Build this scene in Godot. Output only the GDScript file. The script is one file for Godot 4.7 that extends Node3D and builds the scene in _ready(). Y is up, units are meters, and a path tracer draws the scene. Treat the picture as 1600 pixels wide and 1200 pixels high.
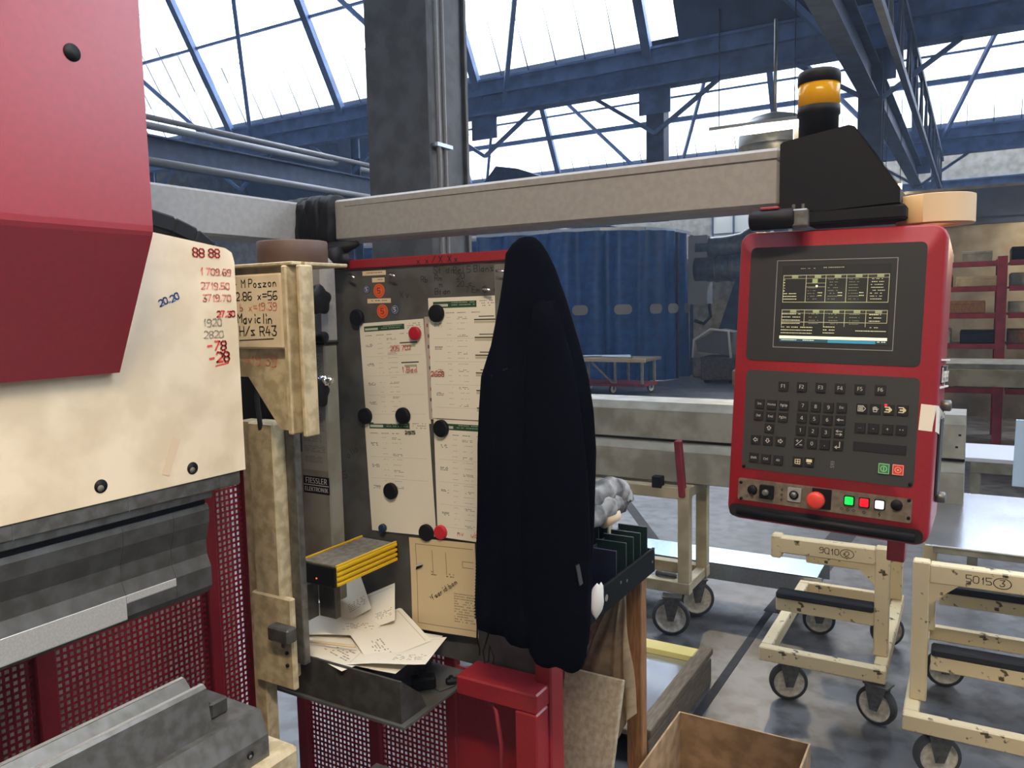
extends Node3D
# Press-brake corner of a glazed workshop. World axes are the hall's axes: x runs out of the machine's front, -z runs along the machine
# into the hall, y is up; metres. The camera stands at the origin, 1.55 m up.

var org := Vector3.ZERO          # base of the thing being built: points are given in hall coordinates and stored relative to it
var xf := Transform3D()          # turn of the shape being added
var M := {}                      # materials
var taken := {}
var rng := RandomNumberGenerator.new()

# ---------------------------------------------------------------- mesh helpers
func S(smooth := false) -> SurfaceTool:
	var s := SurfaceTool.new()
	s.begin(Mesh.PRIMITIVE_TRIANGLES)
	s.set_smooth_group(0 if smooth else -1)
	return s

func vx(s: SurfaceTool, p: Vector3) -> void:
	s.add_vertex(xf * p - org)

func tri(s: SurfaceTool, a: Vector3, b: Vector3, c: Vector3) -> void:
	vx(s, a); vx(s, c); vx(s, b)

func quad(s: SurfaceTool, a: Vector3, b: Vector3, c: Vector3, d: Vector3) -> void:
	tri(s, a, b, c); tri(s, a, c, d)

func quad_out(s: SurfaceTool, a: Vector3, b: Vector3, c: Vector3, d: Vector3, inside: Vector3) -> void:
	var n := (b - a).cross(c - a)
	if n.length() < 1e-12: n = (c - a).cross(d - a)
	if n.dot((a + b + c + d) * 0.25 - inside) < 0.0: quad(s, d, c, b, a)
	else: quad(s, a, b, c, d)

func box(s: SurfaceTool, p: Vector3, q: Vector3, e := 0.0) -> void:
	var lo := p.min(q)
	var hi := p.max(q)
	var mid := (lo + hi) * 0.5
	e = minf(e, (hi - lo)[(hi - lo).min_axis_index()] * 0.45)
	var at := func(ax: int, sx: int, sy: int, sz: int) -> Vector3:
		var sg := [sx, sy, sz]
		var r := Vector3.ZERO
		for i in 3:
			var ins := 0.0 if i == ax else e
			r[i] = hi[i] - ins if sg[i] > 0 else lo[i] + ins
		return r
	for ax in 3:
		var u := (ax + 1) % 3
		var w := (ax + 2) % 3
		for sg in [-1, 1]:
			var c := []
			for k in [[-1, -1], [1, -1], [1, 1], [-1, 1]]:
				var g := [0, 0, 0]
				g[ax] = sg; g[u] = k[0]; g[w] = k[1]
				c.append(at.call(ax, g[0], g[1], g[2]))
			quad_out(s, c[0], c[1], c[2], c[3], mid)
	if e <= 0.0: return
	for ax in 3:
		var u := (ax + 1) % 3
		var w := (ax + 2) % 3
		for su in [-1, 1]:
			for sw in [-1, 1]:
				var g := [0, 0, 0]
				g[u] = su; g[w] = sw
				g[ax] = -1
				var a: Vector3 = at.call(u, g[0], g[1], g[2])
				var b: Vector3 = at.call(w, g[0], g[1], g[2])
				g[ax] = 1
				var c: Vector3 = at.call(w, g[0], g[1], g[2])
				var d: Vector3 = at.call(u, g[0], g[1], g[2])
				quad_out(s, a, b, c, d, mid)
	for sx in [-1, 1]:
		for sy in [-1, 1]:
			for sz in [-1, 1]:
				var a: Vector3 = at.call(0, sx, sy, sz)
				var b: Vector3 = at.call(1, sx, sy, sz)
				var c: Vector3 = at.call(2, sx, sy, sz)
				if (b - a).cross(c - a).dot(a - mid) < 0.0: tri(s, c, b, a)
				else: tri(s, a, b, c)

func bar(s: SurfaceTool, a: Vector3, b: Vector3, w: float, h: float, e := 0.0) -> void:   # a box from a to b, w across, h high
	var keep := xf
	var z := (b - a).normalized()
	var up := Vector3.UP if absf(z.y) < 0.99 else Vector3.RIGHT
	var x := up.cross(z).normalized()
	xf = keep * Transform3D(Basis(x, z.cross(x), z), (a + b) * 0.5)
	var l := a.distance_to(b) * 0.5
	box(s, Vector3(-w / 2, -h / 2, -l), Vector3(w / 2, h / 2, l), e)
	xf = keep

func frames(pts: Array) -> Array:
	var out := []
	var x := Vector3.ZERO
	for i in pts.size():
		var t: Vector3 = (pts[mini(i + 1, pts.size() - 1)] - pts[maxi(i - 1, 0)]).normalized()
		if x == Vector3.ZERO: x = (Vector3.UP if absf(t.y) < 0.9 else Vector3.RIGHT).cross(t).normalized()
		x = (x - t * x.dot(t)).normalized()
		out.append(Basis(x, t.cross(x), t))
	return out

func loft(s: SurfaceTool, rings: Array, caps := true) -> void:    # rings of equal count, each counter-clockwise seen against the way they run
	var n: int = rings[0].size()
	for j in rings.size() - 1:
		for i in n:
			var k := (i + 1) % n
			quad(s, rings[j][i], rings[j][k], rings[j + 1][k], rings[j + 1][i])
	if caps:
		for e in [0, rings.size() - 1]:
			var c := Vector3.ZERO
			for p in rings[e]: c += p / n
			for i in n:
				if e == 0: tri(s, c, rings[e][(i + 1) % n], rings[e][i])
				else: tri(s, c, rings[e][i], rings[e][(i + 1) % n])

func tube(s: SurfaceTool, pts: Array, r, n := 8, caps := true) -> void:
	var fr := frames(pts)
	var rings := []
	for i in pts.size():
		var ring := []
		var rad: float = r[i] if r is Array else r
		for k in n:
			var a := TAU * k / n
			ring.append(pts[i] + fr[i].x * cos(a) * rad + fr[i].y * sin(a) * rad)
		rings.append(ring)
	loft(s, rings, caps)

func lathe(s: SurfaceTool, prof: Array, at: Transform3D, n := 24) -> void:   # [radius, height] from bottom to top along the outside
	var keep := xf
	xf = keep * at
	for j in prof.size() - 1:
		for i in n:
			var a := TAU * i / n
			var b := TAU * (i + 1) / n
			var p := func(t: float, q: Array) -> Vector3: return Vector3(q[0] * cos(t), q[1], q[0] * sin(t))
			if prof[j][0] < 1e-6: tri(s, p.call(b, prof[j]), p.call(a, prof[j + 1]), p.call(b, prof[j + 1]))
			elif prof[j + 1][0] < 1e-6: tri(s, p.call(b, prof[j]), p.call(a, prof[j]), p.call(a, prof[j + 1]))
			else: quad(s, p.call(b, prof[j]), p.call(a, prof[j]), p.call(a, prof[j + 1]), p.call(b, prof[j + 1]))
	xf = keep

func cyl(s: SurfaceTool, a: Vector3, b: Vector3, r: float, n := 16, e := 0.0) -> void:
	var y := (b - a).normalized()
	var x := (Vector3.RIGHT if absf(y.x) < 0.9 else Vector3.UP).cross(y).normalized()
	var l := a.distance_to(b)
	lathe(s, [[0.0, 0.0], [r - e, 0.0], [r, e], [r, l - e], [r - e, l], [0.0, l]] if e > 0.0 else [[0.0, 0.0], [r, 0.0], [r, l], [0.0, l]], Transform3D(Basis(x, y, x.cross(y)), a), n)

func prism(s: SurfaceTool, pts: Array, z0: float, z1: float) -> void:       # outline in x, y; run out along z
	var poly := PackedVector2Array(pts)
	var area := 0.0
	for i in poly.size(): area += poly[i].cross(poly[(i + 1) % poly.size()])
	if area < 0.0: poly.reverse()
	if z0 > z1:
		var t := z0
		z0 = z1; z1 = t
	var idx := Geometry2D.triangulate_polygon(poly)
	for i in range(0, idx.size(), 3):
		var a := poly[idx[i]]
		var b := poly[idx[i + 1]]
		var c := poly[idx[i + 2]]
		if (b - a).cross(c - a) < 0.0:
			var t := b
			b = c; c = t
		tri(s, Vector3(a.x, a.y, z1), Vector3(b.x, b.y, z1), Vector3(c.x, c.y, z1))
		tri(s, Vector3(a.x, a.y, z0), Vector3(c.x, c.y, z0), Vector3(b.x, b.y, z0))
	for i in poly.size():
		var a := poly[i]
		var b := poly[(i + 1) % poly.size()]
		quad(s, Vector3(a.x, a.y, z0), Vector3(b.x, b.y, z0), Vector3(b.x, b.y, z1), Vector3(a.x, a.y, z1))

func rrect(w: float, h: float, r: float, z: float, n := 5) -> Array:
	var out := []
	r = minf(r, minf(w, h) * 0.499)
	for q in 4:
		var c := Vector2(w / 2 - r, h / 2 - r) * Vector2([1, -1, -1, 1][q], [1, 1, -1, -1][q])
		for i in n:
			var a := PI / 2 * q + PI / 2 * i / (n - 1)
			out.append(Vector3(c.x + r * cos(a), c.y + r * sin(a), z))
	return out

func slab(s: SurfaceTool, w: float, h: float, r: float, z0: float, z1: float, e := 0.0, at := Vector3.ZERO) -> void:   # rounded plate with softened front edge
	var rings := [rrect(w, h, r, z0), rrect(w, h, r, z1 - e)]
	if e > 0.0:
		for k in [0.35, 0.7, 1.0]:
			var a: float = k * PI / 2
			rings.append(rrect(w - 2 * e * (1 - cos(a)), h - 2 * e * (1 - cos(a)), r - e * (1 - cos(a)), z1 - e + e * sin(a)))
	for ring in rings:
		for i in ring.size(): ring[i] += at
	loft(s, rings)

# ---------------------------------------------------------------- nodes
func numbered(called: String) -> String:
	taken[called] = taken.get(called, -1) + 1
	return called if taken[called] == 0 else "%s_%03d" % [called, taken[called]]

func part(called: String, s: SurfaceTool, m: Material, parent: Node3D = null) -> MeshInstance3D:
	s.generate_normals()
	return inst(called, s.commit(), m, parent)

func inst(called: String, mesh: Mesh, m: Material, parent: Node3D = null, at := Transform3D()) -> MeshInstance3D:
	var o := MeshInstance3D.new()
	o.mesh = mesh
	o.material_override = m
	o.transform = at
	if parent == null:
		o.name = numbered(called)
		o.position += org
		add_child(o, true)
	else:
		o.name = called
		parent.add_child(o, true)
	return o

func thing(called: String, label: String, category: String, at := Vector3.ZERO, group := "") -> Node3D:
	var o := Node3D.new()
	o.name = numbered(called)
	add_child(o, true)
	o.position = at
	org = at
	xf = Transform3D()
	return tag(o, label, category, group)

func tag(o: Node3D, label: String, category: String, group := "") -> Node3D:
	o.set_meta("label", label)
	o.set_meta("category", category)
	if group: o.set_meta("group", group)
	return o

func single(called: String, label: String, category: String, at: Vector3, s: SurfaceTool, m: Material, group := "") -> MeshInstance3D:
	s.generate_normals()
	var moved := SurfaceTool.new()
	moved.append_from(s.commit(), 0, Transform3D(Basis(), org - at))     # from the origin it was drawn about to its own base
	org = at
	xf = Transform3D()
	var o := inst(called, moved.commit(), m)
	tag(o, label, category, group)
	return o

func struct(called: String, s: SurfaceTool, m: Material, label := "") -> MeshInstance3D:
	s.generate_normals()
	var moved := SurfaceTool.new()
	moved.append_from(s.commit(), 0, Transform3D(Basis(), org))
	org = Vector3.ZERO
	xf = Transform3D()
	var o := inst(called, moved.commit(), m)
	o.set_meta("kind", "structure")
	if label: o.set_meta("label", label)
	return o

func group_struct(called: String, label: String) -> Node3D:
	var o := Node3D.new()
	o.name = numbered(called)
	add_child(o, true)
	o.set_meta("kind", "structure")
	o.set_meta("label", label)
	org = Vector3.ZERO
	xf = Transform3D()
	return o

func copy(o: Node3D, at: Vector3, turn := 0.0, label := "") -> Node3D:
	var c: Node3D = o.duplicate()
	c.name = numbered(String(o.name).rstrip("_0123456789"))
	add_child(c, true)
	c.position = at
	c.rotation.y = turn
	if label: c.set_meta("label", label)
	return c

# ---------------------------------------------------------------- materials, print and writing
func mat(c: Color, rough := 0.6, metal := 0.0, grime: Texture2D = null, scale := 1.0) -> StandardMaterial3D:
	var m := StandardMaterial3D.new()
	m.albedo_color = c
	m.roughness = rough
	m.metallic = metal
	if grime:
		m.albedo_texture = grime
		m.uv1_triplanar = true
		m.uv1_world_triplanar = true
		m.uv1_scale = Vector3.ONE * scale
	return m

func glow(c: Color, energy: float) -> StandardMaterial3D:
	var m := mat(c, 0.5)
	m.emission_enabled = true
	m.emission = c
	m.emission_energy_multiplier = energy
	return m

func noise(freq: float, lo: Color, hi: Color, sd: int, a := 0.3, b := 0.7, octaves := 5) -> NoiseTexture2D:
	var f := FastNoiseLite.new()
	f.noise_type = FastNoiseLite.TYPE_SIMPLEX_SMOOTH
	f.frequency = freq
	f.seed = sd
	f.fractal_octaves = octaves
	var t := NoiseTexture2D.new()
	t.width = 512
	t.height = 512
	t.seamless = true
	t.noise = f
	var g := Gradient.new()
	g.offsets = PackedFloat32Array([a, b])
	g.colors = PackedColorArray([lo, hi])
	t.color_ramp = g
	return t

const FONT := {"0": "10 30 41 45 36 16 05 01 10", "1": "14 26 20", "2": "05 16 36 45 43 00 40", "3": "06 46 23 33 42 41 30 10 01", "4": "26 02 42|34 30", "5": "46 06 03 33 42 41 30 00",
	"6": "46 16 03 01 10 30 41 42 33 02", "7": "06 46 10", "8": "13 04 05 16 36 45 44 33 13 02 01 10 30 41 42 33", "9": "44 13 04 05 16 36 45 42 30 00", "R": "00 06 36 45 44 33 03|23 40",
	"M": "00 06 23 46 40", "P": "00 06 36 45 44 33 03", "X": "00 46|06 40", "H": "00 06|40 46|03 43", "K": "00 06|46 03 40", "B": "00 06 36 45 33 03|33 42 41 30 00", "C": "45 36 16 05 01 10 30 41",
	"E": "46 06 00 40|03 33", "a": "33 13 02 01 10 20 32|34 30", "o": "10 20 31 32 23 13 02 01 10", "s": "33 13 03 12 21 30 00", "z": "03 33 00 30", "n": "00 03|02 13 23 32 30", "v": "03 10 33",
	"i": "10 13|15 16", "c": "33 13 02 01 10 30", "h": "00 06|02 13 23 32 30", "l": "16 10", "t": "15 10 20|03 23", "e": "02 32 33 13 02 01 10 30", "r": "00 03|02 13 23", "k": "00 06|33 02 30",
	"u": "03 01 10 20 31|33 30", "d": "36 30|33 13 02 01 10 30", "g": "33 13 02 11 31|33 30 10", "f": "36 26 15 10|03 23", "x": "00 33|03 30", "b": "06 00 20 31 32 23 03", "m": "00 03|02 13 22 20|22 33 40",
	"y": "03 11|33 00", "q": "33 13 02 11 31|33 30 40", ".": "10 11", ",": "11 00", "=": "02 42|04 44", "-": "03 33", "/": "00 46", ":": "11 12|14 15", "S": "45 36 16 05 14 32 41 30 10 01"}

func scrawl(s: SurfaceTool, text: String, at: Vector3, ux: Vector3, uy: Vector3, h: float, pen: float) -> void:   # handwriting in ink on a face, ux along the line
	var nrm := ux.cross(uy).normalized()
	var x := 0.0
	for ch in text:
		var wob := rng.randf_range(-0.06, 0.06)
		for stroke in String(FONT.get(ch, "")).split("|", false):
			var last = null
			for q in stroke.split(" ", false):
				var gx := float(q[0]) / 6.0 + rng.randf_range(-0.03, 0.03)
				var gy := float(q[1]) / 6.0 + rng.randf_range(-0.03, 0.03) + wob
				var p := at + ux * (x + gx) * h + uy * gy * h + nrm * 0.0006
				if last != null: ink(s, last, p, nrm, pen)
				last = p
		x += 0.45 if ch == " " else (0.45 if ch in ".,:il" else (0.68 if ch == "1" else 0.9))

func note(called: String, text: String, at: Vector3, ux: Vector3, uy: Vector3, h: float, pen: float, m: Material, parent: Node3D) -> void:   # one written line as a part
	var s := S()
	scrawl(s, text, at, ux, uy, h, pen)
	part(called, s, m, parent)

func ink(s: SurfaceTool, a: Vector3, b: Vector3, nrm: Vector3, pen: float) -> void:
	var d := (b - a)
	if d.length() < 1e-5: d = nrm.cross(Vector3.UP) * pen * 0.3
	d = d.normalized()
	var w := nrm.cross(d) * pen * 0.5
	a -= d * pen * 0.4
	b += d * pen * 0.4
	quad(s, a - w, b - w, b + w, a + w)

func lettering(called: String, text: String, h: float, at: Transform3D, m: Material, parent: Node3D) -> MeshInstance3D:
	var t := TextMesh.new()
	var f := SystemFont.new()
	f.font_names = PackedStringArray(["Droid Sans"])
	t.font = f
	t.text = text
	t.font_size = 32
	t.pixel_size = h / 24.0
	t.depth = 0.0004
	t.curve_step = 2.0
	return inst(called, t, m, parent, at)

func print_mat(im: Image, rough := 0.8) -> StandardMaterial3D:
	var m := StandardMaterial3D.new()
	m.albedo_texture = ImageTexture.create_from_image(im)
	m.roughness = rough
	m.texture_repeat = false
	return m

func page(called: String, w: float, h: float, at: Transform3D, m: Material, parent: Node3D, curl := 0.0, wave := 0.0) -> MeshInstance3D:   # a sheet of paper, printed side to +z, with its own uv
	var s := S(true)
	var nx := 8
	var ny := 10
	for side in 2:
		for j in ny:
			for i in nx:
				var c := []
				for k in [[0, 0], [1, 0], [1, 1], [0, 1]]:
					var u := float(i + k[0]) / nx
					var w_ := float(j + k[1]) / ny
					var z := curl * pow(1.0 - w_, 2.0) + wave * (0.5 + 0.5 * sin(u * 5.0 + w_ * 3.0)) * (1.0 - w_) + (0.0 if side == 0 else -0.0003)
					c.append([Vector3((u - 0.5) * w, (w_ - 0.5) * h, z), Vector2(u, 1.0 - w_)])
				for t in ([0, 2, 1, 0, 3, 2] if side == 0 else [0, 1, 2, 0, 2, 3]):
					s.set_uv(c[t][1])
					s.add_vertex(c[t][0])
		s.set_smooth_group(1)
	s.generate_normals()
	return inst(called, s.commit(), m, parent, at)

func words(im: Image, r: Rect2i, c: Color, rows: int, fill := 0.7) -> void:    # rows of small print too fine to read
	var step := float(r.size.y) / rows
	for j in rows:
		var x := r.position.x
		while x < r.end.x - 2:
			var w := rng.randi_range(3, 9)
			if rng.randf() < fill: im.fill_rect(Rect2i(x, int(r.position.y + j * step), mini(w, r.end.x - x), maxi(1, int(step * 0.45))), c)
			x += w + 2

func form(kind: int) -> Image:     # a tabular work sheet with a green heading
	var im := Image.create(300, 420, false, Image.FORMAT_RGB8)
	im.fill(Color8(226, 220, 202))
	var dark := Color8(70, 68, 62)
	var green := Color8(38, 70, 44)
	im.fill_rect(Rect2i(22, 14, 190, 22), green)
	im.fill_rect(Rect2i(26, 22, 62, 9), Color8(190, 196, 176))
	words(im, Rect2i(104, 17, 100, 16), Color8(150, 170, 140), 2, 0.9)
	words(im, Rect2i(226, 14, 60, 24), Color8(150, 140, 132), 3)
	for x in [24, 78, 128, 190]: words(im, Rect2i(x, 52, 36, 5), dark, 1, 0.9)
	for row in 16:
		var y := 68 + row * 20
		if kind == 2 and row > 9: break
		if row % 4 == 1: words(im, Rect2i(24, y, 34, 14), dark, 3, 0.8)
		words(im, Rect2i(80, y, 22, 4), Color8(120, 116, 106), 1, 0.8)
		words(im, Rect2i(126, y, 44, 10 if row % 3 == 0 else 4), Color8(110, 106, 98), 2 if row % 3 == 0 else 1, 0.8)
		if kind == 1 and row % 3 == 0:
			im.fill_rect(Rect2i(220, y - 2, 64, 3), Color8(44, 52, 40))
			im.fill_rect(Rect2i(200, y + 8, 90, 4), Color8(44, 52, 40))
			im.fill_rect(Rect2i(200, y + 14, 90, 8), Color8(186, 178, 150))
		elif kind == 0 and row in [1, 5]:
			im.fill_rect(Rect2i(186, y, 80, 5), Color8(60, 62, 54))
			im.fill_rect(Rect2i(200, y + 12, 56, 9), Color8(160, 164, 140))
		if row % 4 == 3: im.fill_rect(Rect2i(20, y + 12, 262, 1), Color8(186, 180, 164))
	return im

# ---------------------------------------------------------------- scene
func _ready() -> void:
	rng.seed = 7
	# camera
	var cam := Camera3D.new()
	cam.name = "camera"
	add_child(cam)
	cam.position = Vector3(0, 1.55, 0)
	cam.rotation_order = EULER_ORDER_YXZ
	cam.rotation_degrees = Vector3(-5.5, 30.5, -1.2)
	cam.fov = 2.0 * rad_to_deg(atan(600.0 / 1230.0))
	cam.near = 0.05
	cam.far = 200.0
	# sky: bright even overcast
	var sky_m := ProceduralSkyMaterial.new()
	sky_m.sky_top_color = Color(0.90, 0.94, 1.0)
	sky_m.sky_horizon_color = Color(0.95, 0.97, 1.0)
	sky_m.ground_horizon_color = Color(0.55, 0.56, 0.56)
	sky_m.ground_bottom_color = Color(0.4, 0.4, 0.4)
	var env := Environment.new()
	env.background_mode = Environment.BG_SKY
	env.sky = Sky.new()
	env.sky.sky_material = sky_m
	env.background_energy_multiplier = 10.5
	env.tonemap_mode = Environment.TONE_MAPPER_LINEAR
	env.tonemap_exposure = 1.0
	env.sdfgi_enabled = true
	env.ssao_enabled = true
	env.ssil_enabled = true
	env.volumetric_fog_enabled = true          # added haze: stands in for lens glare softening the roof steel
	env.volumetric_fog_density = 0.004
	env.volumetric_fog_albedo = Color(0.70, 0.82, 1.0)
	var we := WorldEnvironment.new()
	we.name = "environment"
	we.environment = env
	add_child(we)
	materials()
	hall()
	lamps()
	press_brake()
	machine_side()
	notice_board()
	tray_and_base()
	arm_and_console()
	jacket()
	tool_table()
	trolleys()
	far_things()

func materials() -> void:
	var grime := noise(0.012, Color(0.84, 0.83, 0.80), Color(1, 1, 1), 3)
	var fine := noise(0.06, Color(0.95, 0.95, 0.95), Color(1, 1, 1), 5)
	var blotch := noise(0.02, Color(0.80, 0.78, 0.72), Color(1, 1, 1), 9, 0.1, 0.75)
	var rub := noise(0.010, Color(0.36, 0.33, 0.28), Color(1, 1, 1), 11, 0.13, 0.22, 6)
	M.grime = grime; M.fine = fine; M.blotch = blotch
	M.red = mat(Color8(148, 32, 40), 0.42, 0.0, fine, 3.0)
	M.red_hood = mat(Color8(146, 28, 40), 0.33, 0.0, fine, 2.0)
	M.red_hood.metallic_specular = 0.7
	M.red_rack = mat(Color8(140, 36, 44), 0.55, 0.0, grime, 1.0)
	M.cream = mat(Color8(228, 210, 178), 0.45, 0.0, noise(0.008, Color(0.93, 0.92, 0.9), Color(1, 1, 1), 21), 1.5)
	M.cream_dirty = mat(Color8(196, 180, 144), 0.55, 0.0, grime, 3.5)
	M.cream_worn = mat(Color8(222, 204, 160), 0.5, 0.0, rub, 3.0)
	M.arm = mat(Color8(146, 145, 142), 0.5, 0.0, fine, 1.5)
	M.steel = mat(Color8(128, 126, 120), 0.42, 0.75, grime, 4.0)
	M.steel_bright = mat(Color8(206, 202, 192), 0.38, 0.6, fine, 6.0)
	M.steel_dark = mat(Color8(88, 87, 83), 0.5, 0.5, grime, 3.0)
	M.galv = mat(Color8(196, 204, 212), 0.28, 0.85, fine, 2.0)
	M.sheet_metal = mat(Color8(210, 214, 218), 0.22, 0.9, noise(0.006, Color(0.9, 0.9, 0.92), Color(1, 1, 1), 31), 0.7)
	M.chrome = mat(Color8(220, 220, 220), 0.15, 1.0)
	M.board = mat(Color8(92, 92, 89), 0.55, 0.15, grime, 1.3)
	M.board_light = mat(Color8(126, 126, 120), 0.5, 0.3, grime, 1.3)
	M.black = mat(Color8(15, 15, 16), 0.6)
	M.black.metallic_specular = 0.35
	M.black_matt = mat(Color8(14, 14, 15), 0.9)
	M.rubber = mat(Color8(34, 34, 34), 0.85)
	M.fabric = mat(Color8(9, 10, 15), 1.0, 0.0, fine, 12.0)
	M.fabric.metallic_specular = 0.1
	M.white = mat(Color8(225, 222, 214), 0.6)
	M.paper = mat(Color8(228, 222, 206), 0.85)
	M.yellow = mat(Color8(216, 176, 20), 0.45)
	M.grey_dust = mat(Color8(112, 106, 96), 0.8, 0.0, grime, 6.0)
	M.grey_paint = mat(Color8(150, 150, 138), 0.5, 0.0, grime, 1.0)
	M.beige_panel = mat(Color8(160, 158, 144), 0.5, 0.0, grime, 0.8)
	M.ink_red = mat(Color8(214, 60, 52), 0.7)
	M.ink_red_faint = mat(Color8(226, 132, 112), 0.7)
	M.ink_black = mat(Color8(28, 26, 26), 0.7)
	M.ink_blue = mat(Color8(44, 82, 140), 0.7)
	M.ink_faint = mat(Color8(160, 148, 128), 0.7)
	M.ink_board = mat(Color8(44, 46, 46), 0.8)
	M.cardboard = mat(Color8(166, 136, 100), 0.85, 0.0, grime, 2.0)
	M.wood = mat(Color8(146, 104, 64), 0.7, 0.0, grime, 3.0)
	M.wood.uv1_scale = Vector3(14, 1.5, 14)
	M.wood_grey = mat(Color8(120, 106, 86), 0.8, 0.0, grime, 3.0)
	M.wood_grey.uv1_scale = Vector3(14, 14, 1.5)
	M.film = mat(Color8(150, 132, 106), 0.4, 0.0, blotch, 3.0)
	M.tape_brown = mat(Color8(88, 66, 55), 0.6, 0.0, fine, 8.0)
	M.tape_beige = mat(Color8(222, 186, 136), 0.6)
	M.tape_pale = mat(Color8(214, 190, 156), 0.7)
	M.key = mat(Color8(17, 17, 18), 0.6)
	M.key_print = mat(Color8(196, 194, 184), 0.7)
	M.panel = mat(Color8(52, 53, 50), 0.5)
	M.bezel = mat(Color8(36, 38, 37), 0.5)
	M.panel_grey = mat(Color8(122, 112, 98), 0.5, 0.3, grime, 8.0)
	M.green_paint = mat(Color8(14, 38, 32), 0.5, 0.0, grime, 6.0)
	M.blue_paint = mat(Color8(14, 18, 48), 0.5, 0.0, grime, 6.0)
	M.table_paint = mat(Color8(12, 16, 15), 0.75, 0.0, grime, 6.0)
	M.table_paint.metallic_specular = 0.25
	M.wheel = mat(Color8(228, 222, 206), 0.5, 0.0, grime, 6.0)
	M.tyre = mat(Color8(66, 66, 64), 0.7)
	M.bracket = mat(Color8(120, 120, 116), 0.4, 0.6, grime, 6.0)
	M.steel_blue = mat(Color8(100, 124, 168), 0.55, 0.1, grime, 0.3)  # blue paint with the bright veil over the roof mixed into it
	M.steel_navy = mat(Color8(60, 72, 96), 0.6, 0.1, grime, 0.5)
	M.column = mat(Color8(92, 92, 92), 0.55, 0.2, grime, 0.8)
	M.roof = mat(Color8(76, 90, 116), 0.9, 0.0, grime, 0.2)
	M.roof_out = mat(Color8(206, 208, 210), 0.8)
	M.wall = mat(Color8(150, 144, 132), 0.9, 0.0, blotch, 0.25)
	M.curtain = mat(Color8(26, 92, 146), 0.36, 0.0, grime, 0.7)
	M.curtain.backlight_enabled = true
	M.curtain.backlight = Color8(12, 50, 110)
	M.curtain_window = mat(Color8(150, 146, 136), 0.5)
	M.duct = mat(Color8(120, 124, 126), 0.4, 0.6, grime, 1.0)
	M.cabinet = mat(Color8(186, 174, 142), 0.6, 0.0, grime, 0.6)
	M.glass = StandardMaterial3D.new()
	M.glass.transparency = BaseMaterial3D.TRANSPARENCY_ALPHA
	M.glass.albedo_color = Color(0.92, 0.96, 1.0, 0.08)
	M.glass.roughness = 0.05
	# concrete floor: two scales of stains
	var fl := mat(Color8(106, 106, 106), 0.40, 0.0, noise(0.010, Color(0.74, 0.74, 0.74), Color(1, 1, 1), 41, 0.25, 0.75, 7), 0.22)
	fl.detail_enabled = true
	fl.detail_blend_mode = BaseMaterial3D.BLEND_MODE_MUL
	fl.detail_albedo = noise(0.012, Color(0.62, 0.61, 0.59), Color(1, 1, 1), 43, 0.15, 0.6, 7)
	fl.detail_uv_layer = BaseMaterial3D.DETAIL_UV_2
	fl.uv2_triplanar = true
	fl.uv2_world_triplanar = true
	fl.uv2_scale = Vector3.ONE * 1.1
	M.floor = fl

func i_beam(s: SurfaceTool, a: Vector3, b: Vector3, h: float, w: float, t := 0.03) -> void:    # along x or z, a and b on the underside's middle line
	var up := Vector3(0, h, 0)
	bar(s, a + Vector3(0, t / 2, 0), b + Vector3(0, t / 2, 0), w, t)
	bar(s, a + up - Vector3(0, t / 2, 0), b + up - Vector3(0, t / 2, 0), w, t)
	bar(s, a + up * 0.5, b + up * 0.5, t * 0.7, h - 2 * t)

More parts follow.
